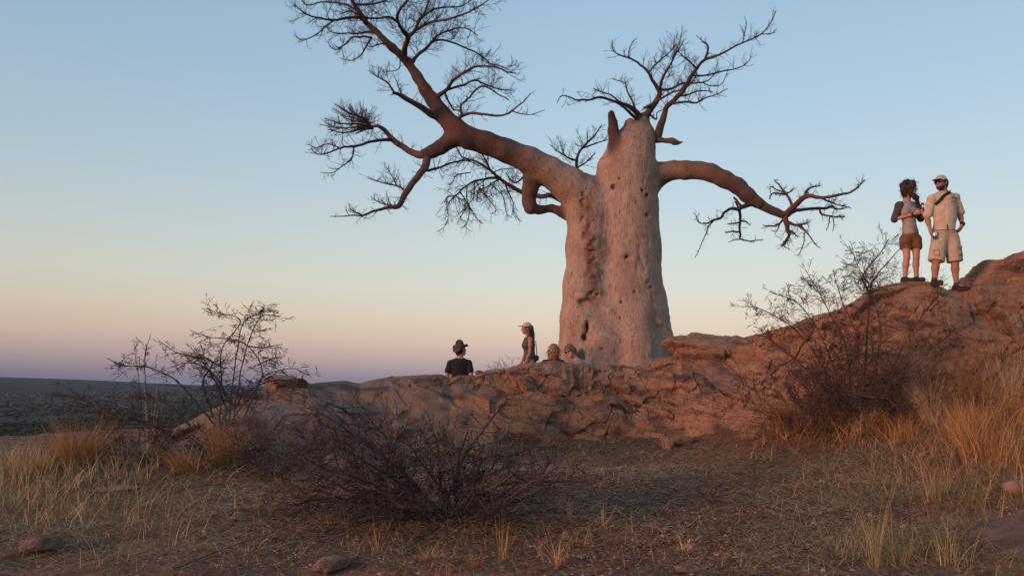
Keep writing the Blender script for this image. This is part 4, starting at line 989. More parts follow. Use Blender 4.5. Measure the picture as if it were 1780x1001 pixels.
def cap(p, c, R, m='cap_cloth', under=None, s=1.0):
    r, f, u = R; c = np.array(c, float); Rm = (r, f, u); F = Field(c - .3, c + .3, .007); at = lambda a, b, d: c + (r * a + f * b + u * d) * s
    F.ell(at(0, -.012, .034), np.array((.086, .106, .098)) * s, .0, Rm); F.cut_plane(at(0, 0, .040), -u + f * -.12)
    F.ell(at(0, -.012, .020), (.078, .098, .09), .005, Rm, sub=True)
    crown = p.fpart('cap', F, m, .002, 1)
    G = Field(c - .3, c + .3, .006)
    G.ell(at(0, .105, .046), (.068, .088, .010), .0, Rm); G.ell(at(0, -.012, .034), np.array((.082, .102, .094)) * s, 0, Rm, sub=True)
    p.fpart('brim', G, m, 0, 1, parent=crown)
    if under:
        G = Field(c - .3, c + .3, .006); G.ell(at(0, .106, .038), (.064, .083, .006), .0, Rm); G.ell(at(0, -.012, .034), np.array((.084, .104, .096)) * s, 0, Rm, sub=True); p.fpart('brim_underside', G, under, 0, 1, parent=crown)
    F = Field(at(0, 0, .13) - .03, at(0, 0, .13) + .03, .004); F.ell(at(0, -.012, .131), (.010, .010, .006), 0, Rm); p.fpart('button', F, m, 0, 0, parent=crown)
    return crown
def sunglasses(p, c, R):
    r, f, u = R; c = np.array(c, float); Rm = (r, f, u); F = Field(c - .16, c + .16, .004); at = lambda a, b, d: c + r * a + f * b + u * d
    for q in (-1, 1):
        F.ell(at(q * .034, .093, .010), (.031, .011, .020), .004, Rm); F.cone(at(q * .062, .078, .016), at(q * .079, -.01, .012), .005, .005, .003)
    F.cone(at(-.01, .102, .014), at(.01, .102, .014), .005, .005, .003)
    p.fpart('sunglasses', F, 'black_plastic', 0, 0)
def skull_hair(p, c, R, m, face=.045, h=.008, fat=.012, low=-.06, noise=.012, seed=3, extra=()):
    """hair over the skull, opened at the face; extra: list of (a, b, ra, rb) cones in head coordinates"""
    r, f, u = R; c = np.array(c, float); Rm = (r, f, u); at = lambda a, b, d: c + r * a + f * b + u * d
    ext = [at(*q) for e in extra for q in e[:2]] + [c]; ext = np.array(ext); F = Field(ext.min(0) - .22, ext.max(0) + .22, h)
    F.ell(at(0, -.014, .030), (.076 + fat, .096 + fat, .094 + fat), .02, Rm); F.cone(at(0, -.05, 0), at(0, -.055, low), .075 + fat * .5, .06, .03)
    F.ell(at(0, .115, -.035), (.075, .085, .095), .02, Rm, sub=True)
    for e in extra: F.cone(at(*e[0]), at(*e[1]), e[2], e[3], .025)
    V, Q = F.mesh(); V = relax(V, Q, 1); Vs = V.copy(); loc = np.stack(((V - c) @ r, (V - c) @ f, ((V - c) @ u) * .22), 1)
    V = V + vnormals(V, Q) * (noise * fbm(loc * 38, 3, seed) + noise * .9 * fbm(V * 17, 3, seed + 1))[:, None]
    return p.part('hair', V, Q, m)
def strands(p, pts, m, n, L, seed, parent=None, curl=.35, r=.0022, down=-.25):
    rng = random.Random(seed); out_ = []
    for i in range(n):
        q = pts[rng.randrange(len(pts))]; d = _unit((rng.gauss(0, 1), rng.gauss(0, 1), rng.gauss(0, .7)))
        grow(tuple(q), d, L * rng.uniform(.5, 1.2), r, 0, rng, out_, up=down, wig=curl, seg=5, rmin=r * .6)
    V, Q, _ = tubes(out_, 3); o = obj('hair_strands', V, Q, MAT[m], parent or p.root); o['kind'] = 'stuff'; return o
def drape(p, target, path, w, m, name, thick=.004, parent=None, axis=1, off=.004):
    """a band (or patch) laid on a garment along a path of local (x, z) points, seen from the front"""
    me = target.data; off3 = np.array(target.location)
    V = np.array([v.co[:] for v in me.vertices]) + off3 + p.base
    bv = BVHTree.FromPolygons([tuple(v) for v in V], [tuple(q.vertices) for q in me.polygons])
    pts = smooth_line(path, 8); T = np.gradient(pts, axis=0); T /= np.linalg.norm(T, axis=1, keepdims=True); S = np.stack((-T[:, 1], T[:, 0]), 1)
    rows = []; last = None
    for q, sd_ in zip(pts, S):
        for e in (-w / 2, 0, w / 2):
            a = q + sd_ * e; o = p.W([[a[0], -1.0, a[1]]])[0]; d = p.W([[a[0], 1.0, a[1]]])[0] - o; d /= np.linalg.norm(d)
            hit = bv.ray_cast(Vector(o), Vector(d))
            if hit[0] is not None: last = np.array(hit[0]) - d * off
            elif last is None: last = o + d * .9
            rows.append(last if hit[0] is not None else o + d * (last - o).dot(d))
    V1 = np.array(rows); nrow = len(pts); fw = p.W([[0, 1.0, 0]])[0] - p.base
    V2 = V1 + fw * thick * 1.5; V1 = V1 - fw * thick * .0
    idx = lambda i, j: i * 3 + j; Q = []
    for i in range(nrow - 1):
        for j in range(2): Q.append((idx(i, j), idx(i, j + 1), idx(i + 1, j + 1), idx(i + 1, j)))
    Q = np.array(Q); n = len(V1); Q2 = Q[:, ::-1] + n; sides = []
    for i in range(nrow - 1):
        for j in (0, 2): sides.append((idx(i, j), idx(i + 1, j), idx(i + 1, j) + n, idx(i, j) + n))
    for i in (0, nrow - 1):
        for j in range(2): sides.append((idx(i, j), idx(i, j + 1), idx(i, j + 1) + n, idx(i, j) + n))
    return obj(name, np.concatenate((V1, V2)), np.concatenate((Q, Q2, np.array(sides))), MAT[m], parent or p.root)

def man_standing():
    s = .00231; d = 12.3
    base = P(1645, 498, d); 
    z = surf_z(base[0], base[1]); base[2] = max(z, base[2] - .05)
    b0 = P(1645, 498, d)
    def q(zx, zy, y=0.0): v = P(1500 + zx / 3.85, 270 + zy / 3.85, d) - b0; return np.array((v[0], y, v[2]))
    p = Person(base, 0, 'man in beige shirt and cargo shorts with cap and sunglasses standing on the rock', None)
    R = rot3(-1.0, -.05, .04)
    J = dict(head=q(517, 168, -.02), headR=R, neck=q(545, 226, .01), shL=q(460, 268, 0), shR=q(619, 258, 0), elL=q(437, 395, .04), elR=q(662, 372, .06), wrL=q(437, 478, -.05), wrR=q(655, 446, -.04),
             pelvis=q(545, 520, .01), hipL=q(510, 535, 0), hipR=q(590, 535, 0), knL=q(483, 690, -.03), knR=q(611, 694, -.02), anL=q(483, 818, .02), anR=q(624, 832, -.0), toeL=q(480, 845, -.17), toeR=q(668, 882, -.13))
    hands = [dict(wrist=J['wrL'], d=(.12, -.15, -1), palm_n=(1, -.1, .1), curl=.85, side=1), dict(wrist=J['wrR'], d=(-.55, -.1, -.8), palm_n=(-.5, .8, .2), curl=.4, side=-1)]
    b_, fr = body(p, J, skin='skin_tan', hands=hands, thick=1.06)
    sh = torso_cloth(p, J, 'shirt', 'khaki_cloth', fr, hem=.055, grow_=.034, sleeve=.82, cuff=True, seed=4, folds=.020, belly=.01, t=1.0)
    so_ = shorts(p, J, 'khaki_short', fr, length=1.0, g=.030, seed=9, flare=.022, waist=.12)
    # collar, placket, pockets, strap
    nb = J['neck']; F = Field(nb - .16, nb + .16, .006)
    F.cone(nb + np.array((0, .01, -.02)), nb + np.array((0, .01, .02)), .082, .074, 0); F.cone(nb + np.array((0, -.02, -.08)), nb + np.array((0, 0, .2)), .060, .066, 0, sub=True); F.cut_plane(nb + np.array((0, 0, .028)), (0, -.5, 1))
    p.fpart('collar', F, 'khaki_cloth', .006, 1)
    g = lambda a: [(float(q(x, y)[0]), float(q(x, y)[2])) for x, y in a]
    drape(p, sh, g([(527, 250), (532, 300), (530, 380), (532, 470)]), .026, 'khaki_cloth', 'placket', .005)
    drape(p, sh, g([(556, 292), (588, 288), (614, 286)]), .075, 'khaki_cloth', 'pocket', .004, off=.003)
    drape(p, sh, g([(555, 276), (585, 266), (616, 270)]), .022, 'khaki_cloth', 'pocket_flap', .008, off=.010)
    drape(p, sh, g([(572, 228), (545, 242), (515, 262), (492, 290), (470, 316)]), .042, 'strap_black', 'shoulder_strap', .006, off=.010)
    drape(p, sh, g([(531, 452), (532, 470), (533, 484)]), .012, 'black_cloth', 'shirt_tail_vent', .004, off=.008)
    drape(p, sh, g([(458, 486), (540, 489), (640, 489)]), .010, 'black_cloth', 'belt', .004, off=.004)
    drape(p, so_, g([(452, 640), (470, 640), (474, 640)]), .105, 'khaki_short', 'cargo_pocket', .012, off=.016)
    drape(p, so_, g([(600, 634), (618, 634), (636, 630)]), .125, 'khaki_short', 'cargo_pocket', .012, off=.016)
    drape(p, so_, g([(598, 602), (618, 601), (638, 600)]), .026, 'khaki_short', 'pocket_flap', .006, off=.024)
    drape(p, so_, g([(548, 500), (550, 550), (545, 600)]), .007, 'taupe_cloth', 'fly_seam', .004, off=.003)
    for S in ('L', 'R'): shoe(p, J['an' + S], J['toe' + S], hgt=.09)
    cap(p, J['head'], R, 'cap_cloth', 'cap_under'); sunglasses(p, J['head'], R)
    skull_hair(p, J['head'], R, 'hair_dark', low=-.05, fat=.006, extra=[((.0, -.10, .0), (0, -.105, -.05), .03, .02)], noise=.012)
    # short beard
    r, f, u = R; c = J['head']; at = lambda a, b, d: c + r * a + f * b + u * d; F = Field(c - .2, c + .2, .005)
    F.ell(at(0, .034, -.060), (.062, .064, .056), .01, R); F.ell(at(0, .058, -.098), (.028, .026, .024), .02, R); F.cut_plane(at(0, .02, -.035), u + f * .28)
    F.ell(at(0, .104, -.060), (.020, .02, .008), .004, R, sub=True); p.fpart('beard', F, 'hair_dark', .005, 1, nsc=30)
    # watch on his left wrist
    w = J['wrR']; F = Field(w - .08, w + .08, .004); dd = (J['wrR'] - J['elR']); dd /= np.linalg.norm(dd); F.cone(w - dd * .022, w - dd * .002, .036, .036, .0); F.ell(w - dd * .012 + np.array((.012, -.034, 0)), (.019, .009, .019), .004)
    p.fpart('watch', F, 'watch_black', 0, 0)
    # a drinks can held low in his right hand
    w = p.W([J['wrL']])[0]; ctr = w + np.array((.046, -.045, -.105)); t = thing('drink_can', ctr - np.array((0, 0, .06)), 'shiny silver drink can held low by the man in the beige shirt', 'can')
    def lathe(prof, n=20, c=ctr, tilt=0):
        a = np.arange(n) * 2 * math.pi / n; V = np.array([(r_ * math.cos(t_), r_ * math.sin(t_), z_) for r_, z_ in prof for t_ in a]); m = len(prof)
        V = np.stack((V[:, 0] * math.cos(tilt) + V[:, 2] * math.sin(tilt), V[:, 1], -V[:, 0] * math.sin(tilt) + V[:, 2] * math.cos(tilt)), 1)
        i = np.arange(m - 1)[:, None] * n; j = np.arange(n)[None]; return V + c, np.stack((i + j, i + (j + 1) % n, i + n + (j + 1) % n, i + n + j), -1).reshape(-1, 4)
    V, Q = lathe([(.0005, -.06), (.024, -.06), (.033, -.052), (.033, .045), (.027, .058)]); obj('can_body', V, Q, MAT['can_metal'], t)
    V, Q = lathe([(.027, .058), (.026, .060), (.025, .056), (.0005, .056)]); obj('lid', V, Q, MAT['can_metal'], t)
    return lathe
lathe = man_standing()

def woman_standing():
    s = .00241; d = 12.75; base = P(1584, 489, d); z = surf_z(base[0], base[1]); base[2] = max(z - .02, base[2] - .05)
    b0 = P(1584, 489, d)
    def q(zx, zy, y=0.0): v = P(1500 + zx / 3.85, 270 + zy / 3.85, d) - b0; return np.array((v[0], y, v[2]))
    p = Person(base, 0, 'woman in grey raglan top and brown shorts with curly brown hair holding a glass', None)
    R = rot3(.95, .06, -.05)
    J = dict(head=q(312, 208, 0), headR=R, neck=q(292, 283, .01), shL=q(243, 316, 0), shR=q(358, 318, 0.02), elL=q(216, 408, .03), elR=q(396, 402, .05), wrL=q(318, 386, -.20), wrR=q(388, 388, -.18),
             pelvis=q(318, 530, .0), hipL=q(284, 545, 0), hipR=q(351, 545, 0), knL=q(287, 665, -.03), knR=q(350, 665, -.03), anL=q(284, 808, .02), anR=q(361, 808, .02), toeL=q(309, 827, -.12), toeR=q(366, 827, -.16))
    hands = [dict(wrist=J['wrL'], d=(.9, -.12, .25), palm_n=(.1, .9, 0), curl=.9, side=-1, L=.165), dict(wrist=J['wrR'], d=(-.55, -.35, .12), palm_n=(-.3, .8, 0), curl=.9, side=1, L=.165)]
    b_, fr = body(p, J, female=True, skin='skin', hands=hands, thick=.93)
    torso_cloth(p, J, 'top', 'grey_cloth', fr, hem=.06, grow_=.016, sleeve=1.0, sleeve_m='dark_grey_cloth', female=True, seed=14, folds=.012, neck_r=.075, t=.93)
    so_ = shorts(p, J, 'brown_short', fr, length=.55, g=.016, seed=19, flare=.016, waist=.10, t=.90)
    for S in ('L', 'R'): shoe(p, J['an' + S], J['toe' + S], hgt=.075, sock=False)
    ex = [((-.05, -.04, .03), (-.04, -.07, -.08), .05, .045), ((.05, -.04, .03), (.05, -.06, -.10), .045, .04)]
    hr = skull_hair(p, J['head'], R, 'hair_brown', fat=.030, low=-.11, noise=.034, extra=ex)
    # curly ponytail drawn over the shoulder
    a = q(338, 258, -.06); F = Field(a - .16, a + .16, .006); F.chain([q(312, 246, -.04), q(328, 266, -.085), q(336, 284, -.11), q(338, 304, -.12)], [.034, .040, .040, .026], .01); pt = p.fpart('ponytail', F, 'hair_dark', .030, 1, nsc=34); Vp = np.array([v.co[:] for v in pt.data.vertices]) + p.base; strands(p, Vp[::3], 'hair_dark', 120, .06, 6, curl=.5, down=-.2, r=.0028)
    V = np.array([v.co[:] for v in hr.data.vertices]) + p.base; sel = V[::7]
    strands(p, sel, 'hair_brown', 420, .07, 5, curl=.55, down=-.05, r=.0026)
    r, f, u = R; c = J['head']
    for qd in (-1, 1):
        e = c + r * qd * .031 + f * .083 + u * .011; F = Field(e - .03, e + .03, .003); F.ell(e, (.012, .012, .010), 0); p.fpart('eye', F, 'eye_white', 0, 0)
    e = c + f * .090 - u * .058; F = Field(e - .05, e + .05, .003); F.ell(e, (.021, .008, .006), 0, R); p.fpart('lips', F, 'lip', 0, 0)
    wb = J['wrL'] * .85 + J['elL'] * .15; F = Field(wb - .06, wb + .06, .004); dd = J['wrL'] - J['elL']; dd /= np.linalg.norm(dd); F.cone(wb - dd * .005, wb + dd * .005, .032, .032, 0); p.fpart('bracelet', F, 'strap_black', 0, 0)
    ctr = p.W([q(352, 400, -.245)])[0]
    t = thing('champagne_glass', ctr, 'slim stemmed glass with amber drink held in both hands of the woman', 'glass')
    V, Q = lathe([(.0005, 0), (.030, .001), (.028, .004), (.004, .008), (.0035, .055), (.012, .075), (.022, .105), (.026, .150), (.023, .190), (.0215, .190), (.0245, .150), (.0205, .106), (.010, .078), (.0005, .072)], c=ctr); obj('glass_bowl', V, Q, MAT['glass'], t)
    V, Q = lathe([(.0005, .0725), (.0095, .079), (.0200, .107), (.0220, .122), (.0005, .122)], c=ctr); obj('drink', V, Q, MAT['drink'], t)
woman_standing()

def seated(base, rz, label, head_px, R, J0=None, **kw): ...
def man_hat():
    d = 14.0; top = P(799, 592, d); z = surf_z(top[0] , d + .1)
    hz = top[2]; seat = hz - 1.0
    base = np.array((top[0], d, min(z, hz - .90)))
    p = Person(base, math.pi, 'man in dark t-shirt and olive bush hat seated with his back to us', None)
    # seen from behind: he faces away, so local +x is our left
    H = hz - base[2] - .06; y0 = 0
    R = rot3(-.75, .22, .0)
    J = dict(head=(-.02, -.03, H - .10), headR=R, neck=(-.01, .02, H - .245), shL=(-.165, .02, H - .33), shR=(.165, .02, H - .33), elL=(-.215, .10, H - .57), elR=(.215, .08, H - .58), wrL=(-.20, -.05, H - .72), wrR=(.30, .14, H - .80),
             pelvis=(0, .03, .12), hipL=(-.10, 0, .12), hipR=(.10, 0, .12), knL=(-.16, -.38, .36), knR=(.18, -.40, .34), anL=(-.15, -.55, .05), anR=(.18, -.58, .05), toeL=(-.16, -.72, .03), toeR=(.19, -.74, .03))
    J = {k: (np.array(v, float) if k != 'headR' else v) for k, v in J.items()}
    hands = [dict(wrist=J['wrL'], d=(.1, -.7, -.3), palm_n=(0, 0, -1), curl=.3, side=1), dict(wrist=J['wrR'], d=(.1, -.2, -1), palm_n=(-1, 0, 0), curl=.3, side=-1)]
    b_, fr = body(p, J, h=.018, skin='skin_tan', hands=hands, thick=1.0)
    torso_cloth(p, J, 'tshirt', 'black_cloth', fr, hem=.0, grow_=.024, sleeve=.55, seed=24, folds=.016, h=.018)
    shorts(p, J, 'khaki_short', fr, length=.95, g=.03, seed=29, h=.018)
    for S in ('L', 'R'): shoe(p, J['an' + S], J['toe' + S])
    r, f, u = R; c = J['head']; at = lambda a, b, d_: c + r * a + f * b + u * d_
    F = Field(c - .3, c + .3, .007); F.cone(at(0, -.012, .06), at(0, -.010, .118), .088, .072, .0); F.ell(at(0, -.012, .04), (.092, .110, .03), .02, R); F.ell(at(0, -.01, .135), (.02, .06, .03), .03, R, sub=True)
    hat = p.fpart('hat', F, 'hat_cloth', .006, 1)
    G = Field(c - .3, c + .3, .006); G.ell(at(0, 0, .048), (.135, .150, .012), .0, R)
    V, Q = G.mesh(); lx = (V - c) @ r; ly = (V - c) @ f; V = V + u * (.9 * np.maximum(0, np.abs(lx) - .08) - 1.0 * np.maximum(0, -ly - .08) - .25 * np.maximum(0, ly - .09))[:, None]
    p.part('hat_brim', V, Q, 'hat_cloth', hat); skull_hair(p, J['head'], R, 'hair_dark', fat=.002, low=-.05, noise=.004)
man_hat()

def woman_cap():
    d = 16.0; top = P(917, 560, d); base = np.array((top[0], d, top[2] - 1.70)); base[2] = max(surf_z(top[0], d), base[2] - .05) if abs(surf_z(top[0], d) - base[2]) < .35 else base[2]
    p = Person(base, math.radians(-78), 'woman in pale cap and olive sleeveless top with long auburn hair standing in profile', None)
    H = top[2] - base[2]; z = lambda v: H - v
    R = rot3(.0, .02, .0)
    J = dict(head=(0, -.02, z(.13)), headR=R, neck=(0, .02, z(.275)), shL=(-.165, .02, z(.345)), shR=(.165, .02, z(.345)), elL=(-.20, .0, z(.62)), elR=(.20, .0, z(.62)), wrL=(-.17, -.09, z(.83)), wrR=(.17, -.09, z(.83)),
             pelvis=(0, .05, z(.80)), hipL=(-.08, .05, z(.82)), hipR=(.08, .05, z(.82)), knL=(-.09, .0, z(1.20)), knR=(.09, -.04, z(1.20)), anL=(-.10, .05, .09), anR=(.10, .02, .09), toeL=(-.11, -.12, .03), toeR=(.11, -.14, .03))
    J = {k: (np.array(v, float) if k != 'headR' else v) for k, v in J.items()}
    hands = [dict(wrist=J['wrL'], d=(.2, -.5, -.9), palm_n=(1, 0, 0), curl=.5, side=1, L=.165), dict(wrist=J['wrR'], d=(-.2, -.5, -.9), palm_n=(-1, 0, 0), curl=.5, side=-1, L=.165)]
    b_, fr = body(p, J, h=.018, female=True, skin='skin_tan', hands=hands, thick=.95)
    torso_cloth(p, J, 'top', 'olive_cloth', fr, hem=.02, grow_=.014, sleeve=0, female=True, seed=34, folds=.012, h=.018, t=.95)
    shorts(p, J, 'taupe_cloth', fr, length=1.9, g=.022, seed=39, h=.018, t=.95)
    for S in ('L', 'R'): shoe(p, J['an' + S], J['toe' + S], sock=False)
    cap(p, J['head'], R, 'cap_cloth')
    ex = [((0, -.08, 0), (0, -.10, -.16), .07, .06), ((0, -.10, -.16), (.0, -.13, -.34), .062, .05), ((0, -.13, -.34), (0, -.14, -.50), .05, .015), ((-.07, -.02, -.02), (-.08, -.04, -.14), .03, .03), ((.07, -.02, -.02), (.08, -.04, -.14), .03, .03)]
    skull_hair(p, J['head'], R, 'hair_auburn', fat=.002, low=-.08, noise=.012, extra=ex)
    # small camera bag on a thin strap behind her hip
    a = p.W([(0.0, .26, z(.78))])[0]; c0 = P(933, 622, 15.9)
    t = thing('camera_bag', c0, 'small black camera bag hanging on a thin strap behind the woman in the cap', 'bag')
    F = Field(c0 - .14, c0 + .14, .007); F.ell(c0, (.045, .06, .065), 0); F.cut_plane(c0 + np.array((0, 0, .05)), (0, 0, 1)); V, Q = F.mesh(); obj('pouch', V, Q, MAT['strap_black'], t)
    s0 = P(931, 592, 15.95); V, Q, _ = tubes([([s0, (s0 * .4 + c0 * .6) + np.array((.01, 0, .0)), c0 + np.array((0, 0, .04))], [.008] * 3)], 4); obj('strap', V, Q, MAT['strap_black'], t)
woman_cap()

def low_seated(px, py, d, rz, label, hairm, shirt, R, tilt=0.0, long=.0, glasses=False, seed=0, hairx=(), face_skin='skin'):
    top = P(px, py, d); base = np.array((top[0], d, min(top[2] - .84, surf_z(top[0], d) + .05)))
    p = Person(base, rz, label, None); H = top[2] - base[2] - .01
    dx = math.sin(tilt) * .25
    J = dict(head=(0, -.03, H - .125), headR=R, neck=(dx * .5, .02, H - .26), shL=(-.16 + dx, .02, H - .33), shR=(.16 + dx, .02, H - .33), elL=(-.21 + dx, -.03, H - .56), elR=(.21 + dx, -.03, H - .56), wrL=(-.10, -.22, H - .60), wrR=(.10, -.22, H - .60),
             pelvis=(dx, .04, .12), hipL=(-.09 + dx, 0, .12), hipR=(.09 + dx, 0, .12), knL=(-.14, -.36, .36), knR=(.14, -.36, .36), anL=(-.12, -.52, .06), anR=(.14, -.52, .06), toeL=(-.12, -.68, .03), toeR=(.14, -.68, .03))
    J = {k: (np.array(v, float) if k != 'headR' else v) for k, v in J.items()}
    hands = [dict(wrist=J['wrL'], d=(.5, -.6, 0), palm_n=(0, 0, -1), curl=.4, side=1, L=.165), dict(wrist=J['wrR'], d=(-.5, -.6, 0), palm_n=(0, 0, -1), curl=.4, side=-1, L=.165)]
    b_, fr = body(p, J, h=.018, female=True, skin=face_skin, hands=hands, thick=.95)
    torso_cloth(p, J, 'top', shirt, fr, hem=.0, grow_=.02, sleeve=.8, female=True, seed=seed, folds=.014, h=.018, t=.95)
    shorts(p, J, 'taupe_cloth', fr, length=1.8, g=.02, seed=seed + 1, h=.018)
    for S in ('L', 'R'): shoe(p, J['an' + S], J['toe' + S], sock=False)
    hr = skull_hair(p, J['head'], R, hairm, fat=.012, low=-.10 - long, noise=.013, extra=hairx)
    V = np.array([v.co[:] for v in hr.data.vertices]) + p.base
    return p, J, V
p, J, V = low_seated(962, 597, 14.25, math.radians(160), 'blond haired person seated with back turned, only the head and dark shoulders showing', 'hair_blond', 'black_cloth', rot3(.1, .05, 0), seed=44,
                     hairx=[((0, -.06, 0), (0, -.07, -.14), .085, .075), ((.05, -.04, 0), (.06, -.03, -.13), .05, .04), ((-.05, -.04, 0), (-.06, -.03, -.13), .05, .04)])
top_ = V[V[:, 2] > V[:, 2].min() + .05]
strands(p, top_[::3], 'hair_blond', 500, .10, 7, curl=.2, down=-.75, r=.0030)
p, J, V = low_seated(992, 598, 14.15, math.radians(-18), 'woman with dark sunglasses and fair hair leaning her head to the side by the trunk', 'hair_fair', 'blue_grey_cloth', rot3(-.35, -.12, .42), tilt=.9, glasses=True, seed=54)
strands(p, V[::4], 'hair_fair', 260, .05, 9, curl=.2, down=-.6, r=.0026)
sunglasses(p, J['head'], J['headR'])
def bag():
    c = P(1010, 616, 14.6); t = thing('backpack', c, 'small grey green pack leaning between the sunglasses woman and the trunk', 'bag')
    F = Field(c - .3, c + .3, .01); F.ell(c - np.array((0, 0, .08)), (.07, .08, .20), 0); V, Q = F.mesh(); V = V + vnormals(V, Q) * (.02 * fbm(V * 8, 3, 3))[:, None]; obj('pack_body', V, Q, MAT['bag_cloth'], t)
    F = Field(c - .3, c + .3, .01); F.ell(c - np.array((0, .075, .12)), (.05, .03, .08), .01); V, Q = F.mesh(); obj('front_pocket', V, Q, MAT['bag_cloth'], t)
bag()
# ------------------------------------------------------------------ boulders, stones, gravel
MAT['dark_rock'] = mat('dark_rock', [(.3, (.06, .042, .038)), (.5, (.11, .078, .068)), (.7, (.17, .12, .10))], 5, .85, .8, 40, bdist=.02)
def boulders():
    poly_rock([(1668, 508), (1710, 459), (1724, 452), (1757, 453), (1805, 472), (1810, 545), (1655, 545)], 12.75, .42, 'leaning ochre block with a flat top on the crest right of the two standing people', 2)
    poly_rock([(1744, 480), (1760, 450), (1772, 439), (1835, 437), (1855, 520), (1740, 525)], 12.95, .40, 'highest brown block on the crest, cut by the right edge of the view', 5)
    boulder('rock_slab', 1245, 618, 13.15, (.80, .5, .24), 'flat topped orange slab on the ridge just right of the baobab trunk', seed=9, n=84, bury=.45, tilt=-.05)
    boulder('rock_slab', 492, 681, 11.1, (.36, .3, .13), 'flat slab perched on the left end of the outcrop behind the tall shrub', seed=11, n=60, bury=.15, tilt=-.08)
    boulder('stone', 834, 650, 12.55, (.09, .08, .035), 'small loose stone on the rock crest between the seated hat man and the standing woman', 'stones on the ridge', seed=12)
    def st(x, y, sz, lab, seed, rot=0, nm='stone', tilt=0., grp='loose stones on the ground'):
        q = ground_at(x, y); boulder(nm, 0, 0, 0, sz, lab, grp, seed=seed, rot=rot, bury=.35, world=q, tilt=tilt, n=34)
    st(68, 968, (.135, .11, .075), 'pale pointed stone in the bottom left corner', 21, .3)
    st(200, 858, (.20, .11, .035), 'flat reddish stone half covered by straw left of the shrub', 22, .1)
    st(60, 885, (.05, .05, .03), 'small pink stone at the left edge among the straw', 23)
    st(578, 992, (.13, .07, .05), 'brown stone below the fallen grey stick at the bottom edge', 24, .5)
    st(984, 941, (.035, .03, .028), 'small round grey stone right of the big shrub base', 25)
    st(1458, 834, (.055, .05, .022), 'flat orange stone where the gravel meets the green grass', 26)
    st(1432, 840, (.05, .04, .022), 'dull brown stone left of the flat orange one', 27)
    st(1764, 862, (.085, .07, .05), 'rounded beige stone by the right edge above the dark rock', 28)
    st(1200, 995, (.11, .06, .025), 'reddish flat stone at the bottom edge below the gravel', 29)
    st(1745, 908, (.04, .04, .02), 'little pale stone touching the dark rock at bottom right', 30)
    st(1605, 795, (.045, .04, .025), 'grey stone in the grass at right', 31)
    q = ground_at(1800, 985, 2.5); boulder('rock', 0, 0, 0, (.42, .75, .22), 'large smooth dark rock in the bottom right corner', None, seed=34, world=(q[0] + .36, q[1] + .1, q[2] - .06), n=70, bury=.45, tilt=.25, rot=.2, m=MAT['dark_rock'])
    q = ground_at(1380, 752); 
    for i, (x, y, s_) in enumerate(((600, 812, .16), (690, 812, .2), (540, 800, .13), (1190, 772, .12), (840, 795, .15))):
        q = ground_at(x, y); boulder('rock', 0, 0, 0, (s_ * 1.4, s_, s_ * .6), ('low rock at the foot of the outcrop behind the spreading shrub', 'broad low rock at the foot of the outcrop behind the middle of the shrub', 'low rock at the left foot of the outcrop', 'small rock at the foot of the outcrop below the trunk', 'low rock at the outcrop foot right of the shrub top')[i], 'rocks fallen at the foot of the outcrop', seed=40 + i, world=q, n=50, bury=.4)
boulders()

def scatter(n, rs, dens, x0=-12, x1=12, y0=3.2, y1=14):
    """random ground points kept with probability dens(px, py); density held per image area by distance bias"""
    M_ = n * 9; u = rs.rand(M_); y = y0 * (y1 / y0) ** u ; x = rs.uniform(-1.0, 1.0, M_) * (y * .82 + .8)
    z = ground_z(x, y); px, py = proj(x, y, z)
    k = rs.rand(len(x)) < dens(px, py, x, y)
    P0 = np.stack((x, y, z), 1)[k][:n]
    return P0, px[k][:n], py[k][:n]
def on_rock(P0):
    """is the point under the outcrop's foot?"""
    px, py = proj(P0[:, 0], P0[:, 1], P0[:, 2]); return P0[:, 1] > ipl(FOOT, px, 2) + .15
def G_(px, py, cx, cy, sx, sy): return np.exp(-((px - cx) / sx) ** 2 - ((py - cy) / sy) ** 2)

def gravel():
    rs = np.random.RandomState(5)
    n = 24000
    P0, px, py = scatter(n, rs, lambda px, py, x, y: np.clip(.25 + 1.0 * G_(px, py, 1200, 900, 300, 110) + .3 * G_(px, py, 250, 930, 300, 60), 0, 1))
    oct_ = np.array(((1, 0, 0), (0, 1, 0), (-1, 0, 0), (0, -1, 0), (.3, .2, 1), (-.2, .1, -1)), float)
    fc = np.array(((0, 1, 4), (1, 2, 4), (2, 3, 4), (3, 0, 4)))
    s = np.exp(rs.normal(math.log(.0085), .5, len(P0))).clip(.003, .03); 
    V = oct_[None] * rs.uniform(.6, 1.4, (len(P0), 6, 1)) * np.stack((s, s * .8, s * .5), 1)[:, None, :]
    a = rs.rand(len(P0)) * 6.28; c, d = np.cos(a)[:, None], np.sin(a)[:, None]
    V = np.stack((V[..., 0] * c - V[..., 1] * d, V[..., 0] * d + V[..., 1] * c, V[..., 2]), -1) + P0[:, None]
    Q = (fc[None] + (np.arange(len(P0)) * 6)[:, None, None]).reshape(-1, 3)
    MAT['gravel'] = mat('gravel', [(.12, (.06, .028, .018)), (.40, (.17, .072, .040)), (.68, (.32, .15, .085)), (.88, (.38, .26, .19)), (.99, (.52, .46, .40))], 3, .9, 0, island=.9)
    tag(obj('gravel', V.reshape(-1, 3), Q, MAT['gravel'], smooth=False), 'small reddish stones and chips strewn over the ground', kind='stuff')
gravel()
MAT['straw'] = mat('straw', [(.1, (.24, .135, .06)), (.4, (.45, .28, .13)), (.7, (.60, .41, .21)), (1.0, (.68, .54, .33))], 1.3, .85, 0, island=.9, spec=.15)
MAT['straw_orange'] = mat('orange_straw', [(.1, (.18, .075, .026)), (.4, (.35, .16, .058)), (.7, (.48, .25, .10)), (1.0, (.58, .38, .19))], 1.3, .85, 0, island=.9, spec=.15)
